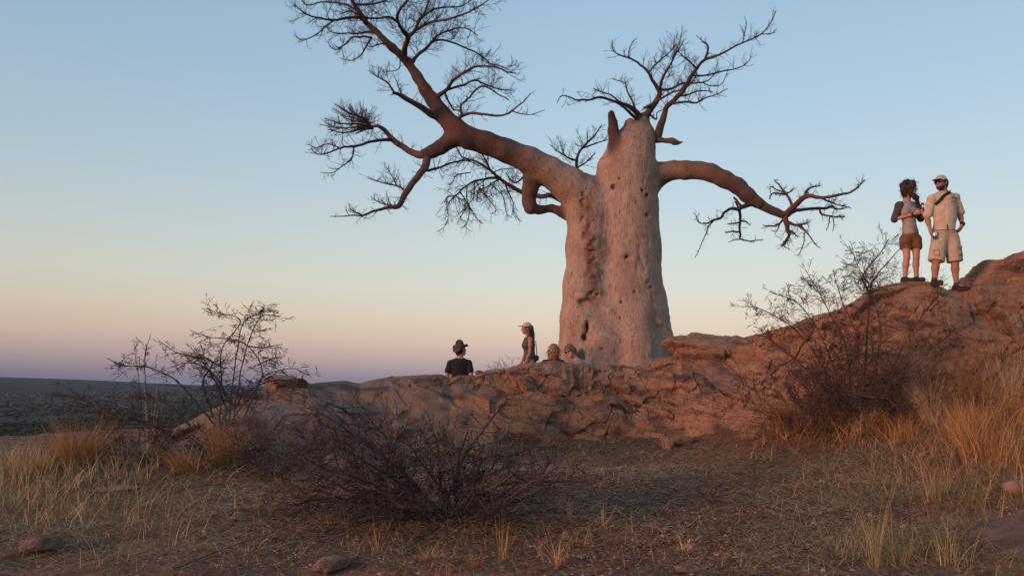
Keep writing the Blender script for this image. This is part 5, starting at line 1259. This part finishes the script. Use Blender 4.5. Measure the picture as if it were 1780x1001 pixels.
MAT['straw_green'] = mat('green_straw', [(.1, (.14, .105, .045)), (.4, (.25, .19, .08)), (.7, (.37, .28, .13)), (1.0, (.50, .39, .22))], 1.3, .85, 0, island=.9, spec=.15)
MAT['leaf'] = mat('dead_leaf', [(.1, (.10, .04, .02)), (.4, (.20, .08, .035)), (.7, (.32, .15, .07)), (1.0, (.42, .28, .17))], 1.3, .85, 0, island=.9, spec=.15)

def grasses():
    rs = np.random.RandomState(9)
    def batch(name, m, n, dens, L, lean, bend, w, lab, lift=0.0, k=3, azc=None):
        P0, px, py = scatter(n, rs, dens); keep = ~on_rock(P0); P0 = P0[keep]; n_ = len(P0)
        P0[:, 2] += lift * rs.rand(n_) - .004
        az = rs.rand(n_) * 6.283 if azc is None else rs.normal(azc[0], azc[1], n_)
        dist = P0[:, 1]; ww = rs.uniform(w[0], w[1], n_) * np.clip(dist / 6, .8, 1.8)
        V, Q = blades(P0, rs.uniform(L[0], L[1], n_), az, rs.uniform(lean[0], lean[1], n_), rs.uniform(bend[0], bend[1], n_), ww, k, rs)
        tag(obj(name, V, Q, MAT[m]), lab, kind='stuff')
    clump = lambda x, y, sc_, th: sstep(th, th + .25, fbm(np.stack((x * sc_, y * sc_, x * 0), 1), 3, 77) * .9 + .5)
    # straw lying flat on the ground
    batch('straw_litter', 'straw', 48000, lambda px, py, x, y: np.clip((1.3 * G_(px, py, 60, 870, 460, 85) + .9 * G_(px, py, 1120, 790, 280, 34) + .7 * G_(px, py, 1600, 880, 230, 150) + .5 * G_(px, py, 1330, 800, 200, 40) + .05) * (.25 + .75 * clump(x, y, 1.4, .12)), 0, 1),
          (.06, .30), (1.35, 1.56), (-.1, .35), (.0028, .005), 'dry straw lying on the ground', .03, 2)
    batch('straw_litter', 'straw_green', 34000, lambda px, py, x, y: np.clip((1.2 * G_(px, py, 1590, 880, 220, 150) + .35 * G_(px, py, 1080, 795, 200, 30) + .4 * G_(px, py, 100, 880, 300, 80) + .8 * G_(px, py, 1080, 785, 200, 30) + .3 * G_(px, py, 200, 850, 300, 50)) * clump(x, y, 1.7, .2), 0, 1),
          (.05, .24), (1.1, 1.55), (-.1, .5), (.0028, .005), 'greenish flattened straw on the ground', .03, 2)
    batch('straw_litter', 'straw_orange', 30000, lambda px, py, x, y: np.clip((1.1 * G_(px, py, 1500, 770, 300, 60) + 1.2 * G_(px, py, 1750, 790, 150, 90) + .7 * G_(px, py, 350, 830, 250, 60) + .5 * G_(px, py, 800, 940, 300, 50) + .10) * (.2 + .8 * clump(x, y, 2.1, .15)), 0, 1),
          (.06, .28), (1.15, 1.56), (-.1, .4), (.0028, .005), 'orange flattened straw on the slope and around the shrubs', .04, 2)
    # standing grass
    batch('dry_grass', 'straw', 9000, lambda px, py, x, y: np.clip((1.0 * G_(px, py, 20, 850, 230, 75)) * clump(x, y, 1.5, .15), 0, 1), (.10, .38), (.0, .7), (.2, 1.2), (.003, .005), 'standing pale dry grass at the left edge')
    batch('dry_grass', 'straw_green', 9000, lambda px, py, x, y: np.clip((1.0 * G_(px, py, 1620, 890, 150, 120) + .4 * G_(px, py, 1500, 950, 80, 60)) * clump(x, y, 2.2, .18), 0, 1), (.08, .34), (.0, 1.0), (.2, 1.7), (.0024, .0040), 'greenish thin standing grass on the right')
    batch('dry_grass', 'straw_orange', 9000, lambda px, py, x, y: np.clip((1.0 * G_(px, py, 1400, 735, 110, 34) + .9 * G_(px, py, 1730, 770, 130, 80) + .8 * G_(px, py, 1580, 740, 150, 36)) * clump(x, y, 2.6, .2), 0, 1), (.10, .50), (.0, .9), (.2, 1.7), (.0035, .0055), 'orange dry grass at the foot of the rocks')
    batch('dry_grass', 'straw_orange', 5000, lambda px, py, x, y: np.clip((.8 * G_(px, py, 850, 940, 260, 45) + .5 * G_(px, py, 330, 800, 160, 30)) * clump(x, y, 2.4, .3), 0, 1), (.05, .22), (.1, 1.0), (.2, 1.3), (.003, .005), 'short orange grass under the spreading shrub')
    batch('dry_grass', 'straw', 5000, lambda px, py, x, y: np.clip(.25 * clump(x, y, 3.0, .45) + .0 * px, 0, 1), (.02, .08), (.0, 1.2), (.2, 1.3), (.003, .005), 'sparse short grass stubble')
    # dead leaves
    P0, px, py = scatter(7000, rs, lambda px, py, x, y: np.clip(1.0 * G_(px, py, 760, 900, 260, 55) + .8 * G_(px, py, 1250, 900, 300, 90) + .25 * G_(px, py, 450, 900, 150, 50), 0, 1))
    n_ = len(P0); az = rs.rand(n_) * 6.28; L = rs.uniform(.012, .035, n_); c, s = np.cos(az), np.sin(az); t = np.array(((-1, 0, 0), (0, -.45, .18), (1, 0, .1), (0, .45, .2)))
    V = np.stack((t[None, :, 0] * c[:, None] - t[None, :, 1] * s[:, None], t[None, :, 0] * s[:, None] + t[None, :, 1] * c[:, None], t[None, :, 2] * rs.uniform(.2, 2.5, (n_, 1))), -1) * L[:, None, None] + P0[:, None] + np.array((0, 0, .006))
    b = np.arange(n_)[:, None] * 4; Q = np.concatenate((b + np.array((0, 1, 2))[None], b + np.array((0, 2, 3))[None]))
    tag(obj('dead_leaves', V.reshape(-1, 3), Q, MAT['leaf'], smooth=False), 'curled dead leaves fallen around the shrubs', kind='stuff')
grasses()

def tussock(px, py, n, L, spread, m, label, lean=(.0, .7), bend=(.3, 1.4), rad=.12, seed=0, azb=None, w=(.003, .005), group='dry grass tussocks', d=None, name='grass_tussock'):
    rs = np.random.RandomState(seed); c = ground_at(px, py) if d is None else P(px, py, d)
    if d is not None: c[2] = surf_z(c[0], c[1])
    a = rs.rand(n) * 6.283; r = rad * np.sqrt(rs.rand(n)); x, y = c[0] + r * np.cos(a), c[1] + r * np.sin(a)
    P0 = np.stack((x, y, ground_z(x, y) if d is None else np.full(n, c[2])), 1) - np.array((0, 0, .01))
    az = a + rs.normal(0, 1.0, n); le = rs.uniform(lean[0], lean[1], n) * (.4 + .6 * r / rad)
    if azb is not None:
        k = rs.rand(n) < azb[1]; az = np.where(k, rs.normal(azb[0], .5, n), az)
    V, Q = blades(P0, L * rs.uniform(.3, 1.2, n), az, le, rs.uniform(bend[0], bend[1], n) * np.where(rs.rand(n) < .3, 1.7, 1), rs.uniform(w[0], w[1], n), 4, rs)
    # seed heads on some stalks are left out: the dry season has stripped them
    t = thing(name, (c[0], c[1], c[2]), label, 'grass', group)
    o = obj('blades', V, Q, MAT[m], t); o['kind'] = 'stuff'
def tussocks():
    T = tussock
    T(135, 815, 1500, .56, 0, 'straw_orange', 'big orange tussock at left with blades arching outward', (.0, .65), (.3, 1.3), .17, 1)
    T(60, 822, 700, .38, 0, 'straw', 'pale tussock left of the big orange one', (.1, .9), (.3, 1.3), .2, 2)
    T(395, 812, 1300, .50, 0, 'straw_orange', 'golden tussock swept to the left beside the tall leafless shrub', (.0, .5), (.2, 1.2), .15, 3, (2.9, .55))
    T(330, 822, 800, .44, 0, 'straw_orange', 'low golden tussock lying over between the two left ones', (.5, 1.2), (.3, 1.0), .14, 4, (3.0, .7))
    T(255, 800, 300, .34, 0, 'straw', 'thin pale tuft in the shade between the two left tussocks', (.0, .7), (.3, 1.2), .12, 5)
    T(1352, 745, 600, .42, 0, 'straw_orange', 'upright orange tussock at the left foot of the right bush', (.0, .35), (.1, .7), .14, 6)
    T(1395, 748, 350, .40, 0, 'straw_orange', 'thin orange tussock in front of the right bush', (.0, .35), (.1, .8), .10, 7)
    T(1620, 742, 380, .62, 0, 'straw', 'tall pale tussock leaning left at the right end of the bush', (.0, .4), (.2, .8), .09, 8, (2.7, .7))
    T(1580, 735, 280, .62, 0, 'straw_orange', 'tall thin orange tussock right of the bush', (.0, .4), (.2, .9), .08, 9, (2.3, .5))
    T(1700, 800, 320, .62, 0, 'straw_orange', 'tall rusty tussock on the slope at right', (.0, .4), (.2, 1.0), .13, 10)
    T(1752, 815, 260, .52, 0, 'straw_orange', 'dense rusty tussock leaning right near the right edge', (.0, .7), (.2, 1.0), .14, 11, (.2, .6))
    T(1765, 740, 300, .55, 0, 'straw_orange', 'rusty tussock farthest up the slope by the right edge', (.0, .5), (.2, 1.0), .14, 12)
    T(1660, 770, 220, .45, 0, 'straw_orange', 'orange tussock in the middle of the right slope', (.0, .5), (.2, 1.0), .12, 13)
    for i, (x, y, L_, n_, az_, lab) in enumerate(((1605, 722, .70, 300, 2.6, 'tall loose tussock just right of the dense bush, close under the rock face'), (1655, 714, .74, 420, 1.2, 'tall golden tussock against the rock face, second from the dense bush'),
            (1700, 706, .80, 460, 2.4, 'tallest golden tussock against the rock face on the right slope'), (1748, 700, .78, 460, .4, 'golden tussock against the rock face near the right edge'), (1790, 694, .74, 380, .2, 'golden tussock at the foot of the rock face, cut by the right edge'),
            (1450, 738, .40, 320, 2.8, 'low orange tussock in front of the middle of the dense bush'), (1500, 752, .42, 260, .4, 'low orange tussock in front of the right half of the dense bush'), (1570, 765, .36, 260, 1.5, 'short orange tussock on the slope below the end of the dense bush'), (1690, 760, .50, 300, 2.2, 'loose orange tussock halfway up the right slope'))):
        T(x, y, n_, L_, 0, 'straw_orange' if i % 3 else 'straw', lab, (.0, .45), (.2, 1.3), .15, 60 + i, (az_, .4))
    T(1522, 990, 60, .42, 0, 'straw_green', 'narrow upright green tuft at the bottom right of the gravel', (.0, .18), (.05, .6), .04, 14, w=(.0025, .004))
    T(1625, 870, 110, .32, 0, 'straw_green', 'olive tuft in the middle of the right grass', (.0, .4), (.1, .8), .08, 15)
    T(1660, 985, 80, .26, 0, 'straw_green', 'olive tuft at the bottom edge left of the dark rock', (.0, .5), (.1, .9), .10, 16)
    T(1560, 985, 110, .20, 0, 'straw_green', 'short olive tuft at the bottom edge beside the narrow upright one', (.1, .8), (.1, .9), .08, 17)
    T(655, 965, 26, .24, 0, 'straw_orange', 'wispy orange tuft in front of the spreading shrub at left', (.0, .5), (.1, .6), .03, 18)
    T(825, 985, 120, .12, 0, 'straw_orange', 'short spiky orange tuft at the bottom centre', (.2, 1.1), (.1, .6), .04, 19)
    T(745, 970, 150, .10, 0, 'straw_orange', 'short matted orange tuft below the shrub stems', (.4, 1.3), (.1, .6), .05, 20)
    T(873, 975, 26, .30, 0, 'straw_orange', 'thin upright orange stalks right of the shrub base', (.0, .25), (.0, .4), .03, 21)
    T(970, 985, 36, .26, 0, 'straw_orange', 'bent orange stalks at the bottom right of the shrub', (.1, .9), (.1, .9), .03, 22)
    T(990, 905, 26, .22, 0, 'straw_orange', 'small straight orange stalks standing on the gravel', (.0, .2), (.0, .4), .02, 23)
    T(1045, 915, 14, .22, 0, 'straw', 'curved pale stalk sprawling on the gravel', (.6, 1.1), (-.9, -.2), .02, 24)
    T(1160, 752, 260, .28, 0, 'straw', 'pale tussock growing from the outcrop foot below the trunk', (.0, .4), (.1, .9), .06, 25, d=11.1)
    T(1300, 765, 250, .20, 0, 'straw', 'pale flattened tuft at the outcrop foot', (.2, 1.2), (.1, .9), .08, 26)
    T(1530, 752, 300, .28, 0, 'straw_orange', 'low rusty tuft under the right bush', (.2, 1.0), (.1, .9), .10, 27)
    T(1190, 960, 80, .12, 0, 'straw', 'sprawling short tuft on the gravel at the bottom', (.4, 1.3), (.1, .6), .04, 28)
    T(262, 762, 26, 1.0, 0, 'straw', 'a few tall thin dry stalks rising before the sky left of the shrub', (.0, .22), (.0, .12), .10, 29, d=9.6, name='dry_stalks')
tussocks()

# ------------------------------------------------------------------ leafless shrubs
MAT['shrub'] = mat('shrub_bark', [(.3, (.028, .020, .021)), (.5, (.062, .044, .044)), (.75, (.15, .11, .10))], 5, .9, 0, island=.5)
MAT['bush'] = mat('bush_bark', [(.3, (.055, .032, .026)), (.5, (.10, .058, .045)), (.75, (.17, .105, .08))], 5, .9, 0, island=.5)
MAT['shrub_grey'] = mat('grey_shrub_bark', [(.3, (.05, .035, .035)), (.5, (.09, .06, .055)), (.75, (.16, .11, .095))], 5, .9, 0, island=.5)
def shrub(c, label, stems, m='shrub', seed=0, name='leafless_shrub', group=None, sides=4, wide=.07):
    """stems: list of (count, azimuth centre, azimuth spread, elevation lo, hi, length lo, hi, radius, level, up, kids)"""
    rng = random.Random(seed); t = thing(name, c, label, 'shrub', group); thick, thin = [], []
    for (cnt, azc, azs, e0, e1, l0, l1, r, lvl, up, kids) in stems:
        for i in range(cnt):
            a = azc + rng.uniform(-azs, azs); e = rng.uniform(e0, e1); out_ = []
            q = (c[0] + rng.gauss(0, wide), c[1] + rng.gauss(0, min(wide, .3)), c[2] - .03)
            grow(q, (math.cos(a) * math.cos(e), math.sin(a) * math.cos(e), math.sin(e)), rng.uniform(l0, l1), r * rng.uniform(.7, 1.2), lvl, rng, out_, up=up, wig=.13, kids=kids, kfac=.48, spread=.75, seg=6, rmin=.0022, tip=.3)
            g = float(c[2]) - .02
            for pts, rad in out_:
                pts = [(p_[0], p_[1], max(p_[2], g - .04)) for p_ in pts]
                (thick if rad[0] > .006 else thin).append((pts, rad))
    # countable main stems are parts of their own, the fine twigs one mass
    for s_ in thick[:60]:
        V, Q, _ = tubes([s_], sides); obj('stem', V, Q, MAT[m], t)
    if thick[60:]:
        V, Q, _ = tubes(thick[60:], sides); o = obj('stems', V, Q, MAT[m], t); o['kind'] = 'stuff'
    V, Q, _ = tubes(thin, 3); o = obj('twigs', V, Q, MAT[m], t); o['kind'] = 'stuff'
    return t
PI = math.pi
def traced(t, lines, d, m, seed, cnt, ln, r, lvl, up, wig, kids, dz=.3, spread=.8, flat_=1.0, spur=.03):
    """main stems drawn through photo points at depth d, each its own part, clothed in wandering twigs"""
    rng = random.Random(seed); thin = []; k = d / F_PX
    for pts in lines:
        g = rng.uniform(-dz, dz); n0 = len(pts)
        W_ = [P(a[0], a[1], d + g * i / max(n0 - 1, 1)) for i, a in enumerate(pts)]; L = smooth_line(W_, 5); n = len(L)
        L = L + .012 * np.stack((fbm(L * 7, 2, seed), fbm(L * 7, 2, seed + 1), fbm(L * 7, 2, seed + 2)), 1)
        r0 = pts[0][2] * k; r1 = pts[-1][2] * k if len(pts[-1]) > 2 else r0 * .3
        V, Q, _ = tubes([(L, np.linspace(r0, r1, n))], 5); obj('stem', V, Q, MAT[m], t)
        c_ = int(cnt * np.linalg.norm(np.diff(L, axis=0), axis=1).sum())
        for j in range(c_):
            i = min(int((.1 + .88 * rng.random()) * (n - 1)), n - 2); td = _unit(L[i + 1] - L[i]); rv = _unit((rng.gauss(0, 1), rng.gauss(0, 1), rng.gauss(0, flat_)))
            grow(tuple(L[i]), (td[0] * .5 + rv[0], td[1] * .5 + rv[1], td[2] * .5 * flat_ + rv[2]), ln * rng.uniform(.3, 1.3) * (1.15 - .5 * i / n), r, lvl, rng, thin, up=up, wig=wig, kids=kids, kfac=.5, spread=spread, seg=5, rmin=.0020, tip=.4)
    V, Q, _ = tubes(thin, 3); tag(obj('twigs', V, Q, MAT[m], t), kind='stuff')
def shrubs():
    c = ground_at(775, 905); t = shrub(c, 'wide spreading leafless shrub of dark tangled stems in the centre foreground',
        [(12, PI * .97, .6, .10, .55, .7, 1.2, .007, 2, .01, (4, 6)), (9, .05, .6, .10, .5, .6, 1.0, .007, 2, .01, (4, 6)), (7, PI / 2, 1.2, .4, 1.1, .4, .7, .006, 2, .0, (4, 6)), (16, -PI / 2, 1.5, .05, .6, .4, .8, .007, 3, .01, (3, 5)), (6, PI, .3, .02, .2, .9, 1.6, .007, 2, .0, (4, 6))], seed=3)
    B_ = (768, 900, 3.0)
    traced(t, [[B_, (709, 828), (652, 784), (584, 734), (550, 712, 1)], [B_, (702, 818), (675, 765), (635, 720, 1)], [(736, 868, 3), (635, 835), (567, 815), (517, 788, 1)], [(736, 862, 3), (652, 811), (594, 781), (527, 779, 1)],
               [B_, (803, 801), (837, 754), (874, 706, 1.2)], [(820, 880, 3), (837, 804), (888, 791), (938, 777), (972, 776, 1)], [(825, 872, 3), (850, 850), (898, 818), (911, 772, 1)], [(830, 885, 3), (880, 868), (921, 841), (978, 805, 1)],
               [(803, 852, 2.5), (904, 838), (980, 836), (1039, 838, .8)], [(720, 860, 3), (601, 858), (500, 878), (430, 872, .8)], [(730, 900, 3), (660, 898), (567, 915), (500, 949, 1)], [(780, 860, 2.6), (730, 800), (692, 742, 1)], [(770, 870, 2.6), (765, 810), (752, 742, 1)],
               [(740, 880, 3), (660, 850), (600, 800), (545, 760, 1)], [(790, 870, 2.4), (800, 790), (815, 745, 1)], [(700, 830, 2), (640, 760), (612, 722), (575, 700, .8)], [(750, 890, 2.6), (640, 880), (540, 850), (470, 845, .8)]],
           c[1], 'shrub', 31, 34, .32, .0032, 2, .03, .12, (2, 4), dz=.5)
    c = P(392, 748, 8.9); c[2] = surf_z(c[0], c[1]); t = shrub(c, 'tall leafless shrub of layered twigs standing against the sunset sky at left',
        [(10, PI * .95, .8, .15, .8, .5, .95, .006, 3, .01, (3, 4)), (10, .1, .8, .2, .8, .4, .85, .006, 3, .01, (3, 4)), (10, 0, PI, .3, 1.2, .4, .7, .006, 2, .0, (4, 6))], seed=8)
    traced(t, [[(380, 742, 1.3), (385, 675), (386, 608), (418, 558), (385, 545), (350, 536, .6)], [(398, 742, 1.4), (402, 690), (413, 605), (424, 560), (452, 543), (461, 529, .6)], [(404, 742, 1.3), (416, 661), (434, 587), (455, 549), (484, 551, .6)],
               [(402, 730, 1.3), (452, 665), (451, 629), (420, 594), (367, 587), (329, 573, .6)], [(420, 735, 1.4), (440, 690), (457, 654), (507, 640), (542, 654, .6)], [(370, 735, 1.6), (346, 705), (300, 657), (252, 637), (217, 636), (185, 622, .6)],
               [(370, 725, 2), (352, 664), (369, 629), (315, 615), (276, 593, .6)], [(450, 634, 1.4), (470, 625), (490, 618, .6)], [(430, 602, 1.4), (460, 604), (492, 598, .6)], [(400, 700, 2), (370, 650), (335, 630), (290, 640, .6)], [(395, 715, 2), (375, 665), (360, 640), (350, 600, .6)],
               [(410, 710, 2), (430, 680), (480, 660), (530, 668, .6)], [(390, 640, 1.4), (350, 620), (310, 640, .6)]], 8.9, 'shrub', 33, 30, .24, .0023, 2, .0, .16, (2, 4), dz=.5, flat_=.35)
    c = P(250, 775, 8.7); c[2] = surf_z(c[0], c[1]); t = shrub(c, 'low sprawling dark shrub behind the golden tussocks at left',
        [(12, PI, 1.0, .15, .65, .5, .9, .008, 3, .0, (3, 5)), (14, 0, 1.0, .15, .7, .5, .95, .008, 3, .0, (3, 5))], seed=11)
    traced(t, [[(300, 760, 1.6), (240, 730), (150, 705), (90, 682, .8)], [(290, 750, 1.4), (200, 712), (140, 690), (60, 685, .6)], [(262, 750, 1), (256, 690), (250, 630), (262, 580, .5)], [(250, 750, .9), (243, 680), (232, 590, .4)], [(310, 740, 2.4), (220, 742), (170, 752, 1)], [(330, 740, 2.4), (290, 700), (240, 690), (180, 700, .8)]], 8.7, 'shrub', 35, 14, .2, .0034, 2, .03, .16, (3, 4), dz=.3)
    c = P(475, 800, 8.2); c[2] = surf_z(c[0], c[1]); shrub(c, 'small dark tangled shrub at the left foot of the outcrop',
        [(26, 0, PI, .2, 1.3, .35, .7, .006, 2, .0, (4, 6))], seed=13)
    c = P(1480, 708, 10.1); c[2] = surf_z(c[0], c[1]); t = shrub(c, 'large dense leafless bush in front of the rocks below the two standing people',
        [(44, PI, 1.0, .25, 1.1, .7, 1.35, .0045, 3, .02, (3, 5)), (50, 0, 1.0, .30, 1.2, .7, 1.45, .0045, 3, .02, (3, 5)), (14, 0, PI, .9, 1.5, .7, 1.15, .005, 3, .02, (3, 4)), (16, -PI / 2, 1.2, .2, 1.2, .5, 1.0, .006, 3, .0, (3, 5))], seed=17, m='bush', wide=.45)
    traced(t, [[(1500, 700, 2.0), (1508, 580), (1512, 510), (1524, 478), (1565, 432, .8)], [(1480, 700, 1.4), (1470, 600), (1440, 540), (1420, 500), (1400, 470, .6)], [(1460, 700, 1.4), (1420, 620), (1375, 567), (1329, 540), (1295, 531, .5)],
               [(1500, 700, 1.4), (1530, 600), (1520, 520), (1490, 460), (1476, 428, .5)], [(1530, 700, 1.9), (1570, 600), (1610, 540), (1640, 500, .6)], [(1530, 700, 1.9), (1590, 630), (1640, 590), (1665, 560, .6)], [(1450, 700, 1.9), (1400, 640), (1350, 600), (1330, 575, .6)],
               [(1490, 700, 1.4), (1490, 590), (1462, 520), (1448, 470, .5)], [(1470, 700, 1.4), (1430, 590), (1390, 530), (1345, 510, .5)], [(1512, 510, 2), (1500, 480), (1530, 440), (1545, 415, .5)]], 10.1, 'bush', 37, 34, .32, .0023, 2, .02, .17, (3, 4), dz=.6)
    c = P(1550, 500, 13.6); c[2] = surf_z(c[0], c[1]); shrub(c, 'thin twiggy shrub behind the legs of the two standing people',
        [(7, 0, .6, .15, .8, .6, 1.1, .005, 2, .02, (4, 6)), (6, PI, .7, .3, 1.2, .5, .95, .005, 2, .02, (4, 6))], seed=23)
    c = P(905, 640, 16.8); c[2] = surf_z(c[0], c[1]); zt = P(905, 640, 16.8)[2]; c[2] = max(c[2], zt - .25); shrub(c, 'small windswept shrub behind the standing woman in the cap',
        [(16, PI * .97, .3, .15, .7, .35, .75, .006, 2, -.02, (3, 5)), (8, .1, .5, .3, 1.1, .3, .5, .006, 1, .0, (3, 5))], seed=25)
shrubs()
def stick(pts, rad, label, seed, m='shrub_grey'):
    rng = random.Random(seed); W_ = [ground_at(x, y) + np.array((0, 0, h_)) for x, y, h_ in pts]; L = smooth_line(W_, 5); n = len(L)
    t = thing('fallen_branch', W_[0], label, 'branch', 'fallen sticks'); V, Q, _ = tubes([(L, np.linspace(rad, rad * .45, n) * (1 + .15 * fbm(L * 20, 2, seed)))], 6); obj('stick', V, Q, MAT[m], t)
    tw = []
    for i in range(5): j = rng.randrange(2, n - 1); grow(tuple(L[j]), _unit((rng.gauss(0, 1), rng.gauss(0, 1), .5)), rng.uniform(.05, .16), rad * .4, 1, rng, tw, rmin=.0015)
    V, Q, _ = tubes(tw, 3); tag(obj('twigs', V, Q, MAT[m], t), kind='stuff')
stick([(708, 958, .015), (740, 935, .03), (765, 915, .04)], .012, 'short thick grey dead stick lying in front of the shrub', 1)
stick([(595, 998, .01), (640, 955, .02), (700, 915, .03)], .010, 'long dark dead stick slanting up from the bottom edge', 2)
stick([(300, 998, .01), (370, 975, .02), (430, 955, .03), (500, 925, .03)], .005, 'thin pale curved stick at the bottom left', 3)
stick([(170, 722, .40), (235, 750, .3), (300, 770, .18)], .010, 'bare dark branch rising left out of the tussocks', 4, 'shrub')

# ------------------------------------------------------------------ the bush far below
def bushveld():
    rs = np.random.RandomState(4); n = 20000
    y = 750 * (9000 / 750) ** (rs.rand(n) ** 1.5); x = y * rs.uniform(-1.0, .35, n); k = fbm(np.stack((x * .006, y * .0022, x * 0), 1), 3, 8) + .6 * rs.rand(n) > .0; x, y = x[k], y[k]; n = len(x)
    ph = (1 + 5 ** .5) / 2; ico = np.array([(-1, ph, 0), (1, ph, 0), (-1, -ph, 0), (1, -ph, 0), (0, -1, ph), (0, 1, ph), (0, -1, -ph), (0, 1, -ph), (ph, 0, -1), (ph, 0, 1), (-ph, 0, -1), (-ph, 0, 1)]) / 1.9
    fc = np.array([(0, 11, 5), (0, 5, 1), (0, 1, 7), (0, 7, 10), (0, 10, 11), (1, 5, 9), (5, 11, 4), (11, 10, 2), (10, 7, 6), (7, 1, 8), (3, 9, 4), (3, 4, 2), (3, 2, 6), (3, 6, 8), (3, 8, 9), (4, 9, 5), (2, 4, 11), (6, 2, 10), (8, 6, 7), (9, 8, 1)])
    s = rs.uniform(2.0, 4.8, n) * np.clip(y / 2500, 1, 2); V = ico[None] * rs.uniform(.65, 1.25, (n, 12, 1)) * np.stack((s, s, s * .5), 1)[:, None]
    z = ground_z(x, y, False) + s * .45
    V = V + np.stack((x, y, z), 1)[:, None]; Q = (fc[None] + (np.arange(n) * 12)[:, None, None]).reshape(-1, 3)
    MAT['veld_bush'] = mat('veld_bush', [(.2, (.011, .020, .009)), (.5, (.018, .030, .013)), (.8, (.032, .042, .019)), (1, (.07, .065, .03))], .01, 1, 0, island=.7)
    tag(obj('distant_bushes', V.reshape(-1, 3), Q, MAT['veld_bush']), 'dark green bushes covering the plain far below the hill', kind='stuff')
bushveld()
# ------------------------------------------------------------------ the air: one closed box, sky outside it
def haze():
    x, y0, y1, z0, z1 = 31000, -31000, 31000, -70, 66
    V = [(a, b, c) for c in (z0, z1) for a, b in ((-x, y0), (x, y0), (x, y1), (-x, y1))]
    Q = [(3, 2, 1, 0), (4, 5, 6, 7), (0, 1, 5, 4), (1, 2, 6, 5), (2, 3, 7, 6), (3, 0, 4, 7)]
    m = bpy.data.materials.new('haze'); m.use_nodes = True; t = m.node_tree; t.nodes.clear()
    o = N(t, 'ShaderNodeOutputMaterial'); v = N(t, 'ShaderNodeVolumePrincipled'); v.inputs['Color'].default_value = (.62, .72, .98, 1); v.inputs['Density'].default_value = 1.8e-5
    t.links.new(v.outputs[0], o.inputs['Volume'])
    tag(obj('haze', V, np.array(Q), m, smooth=False), 'thin blue evening haze over the plain', kind='stuff')
haze()
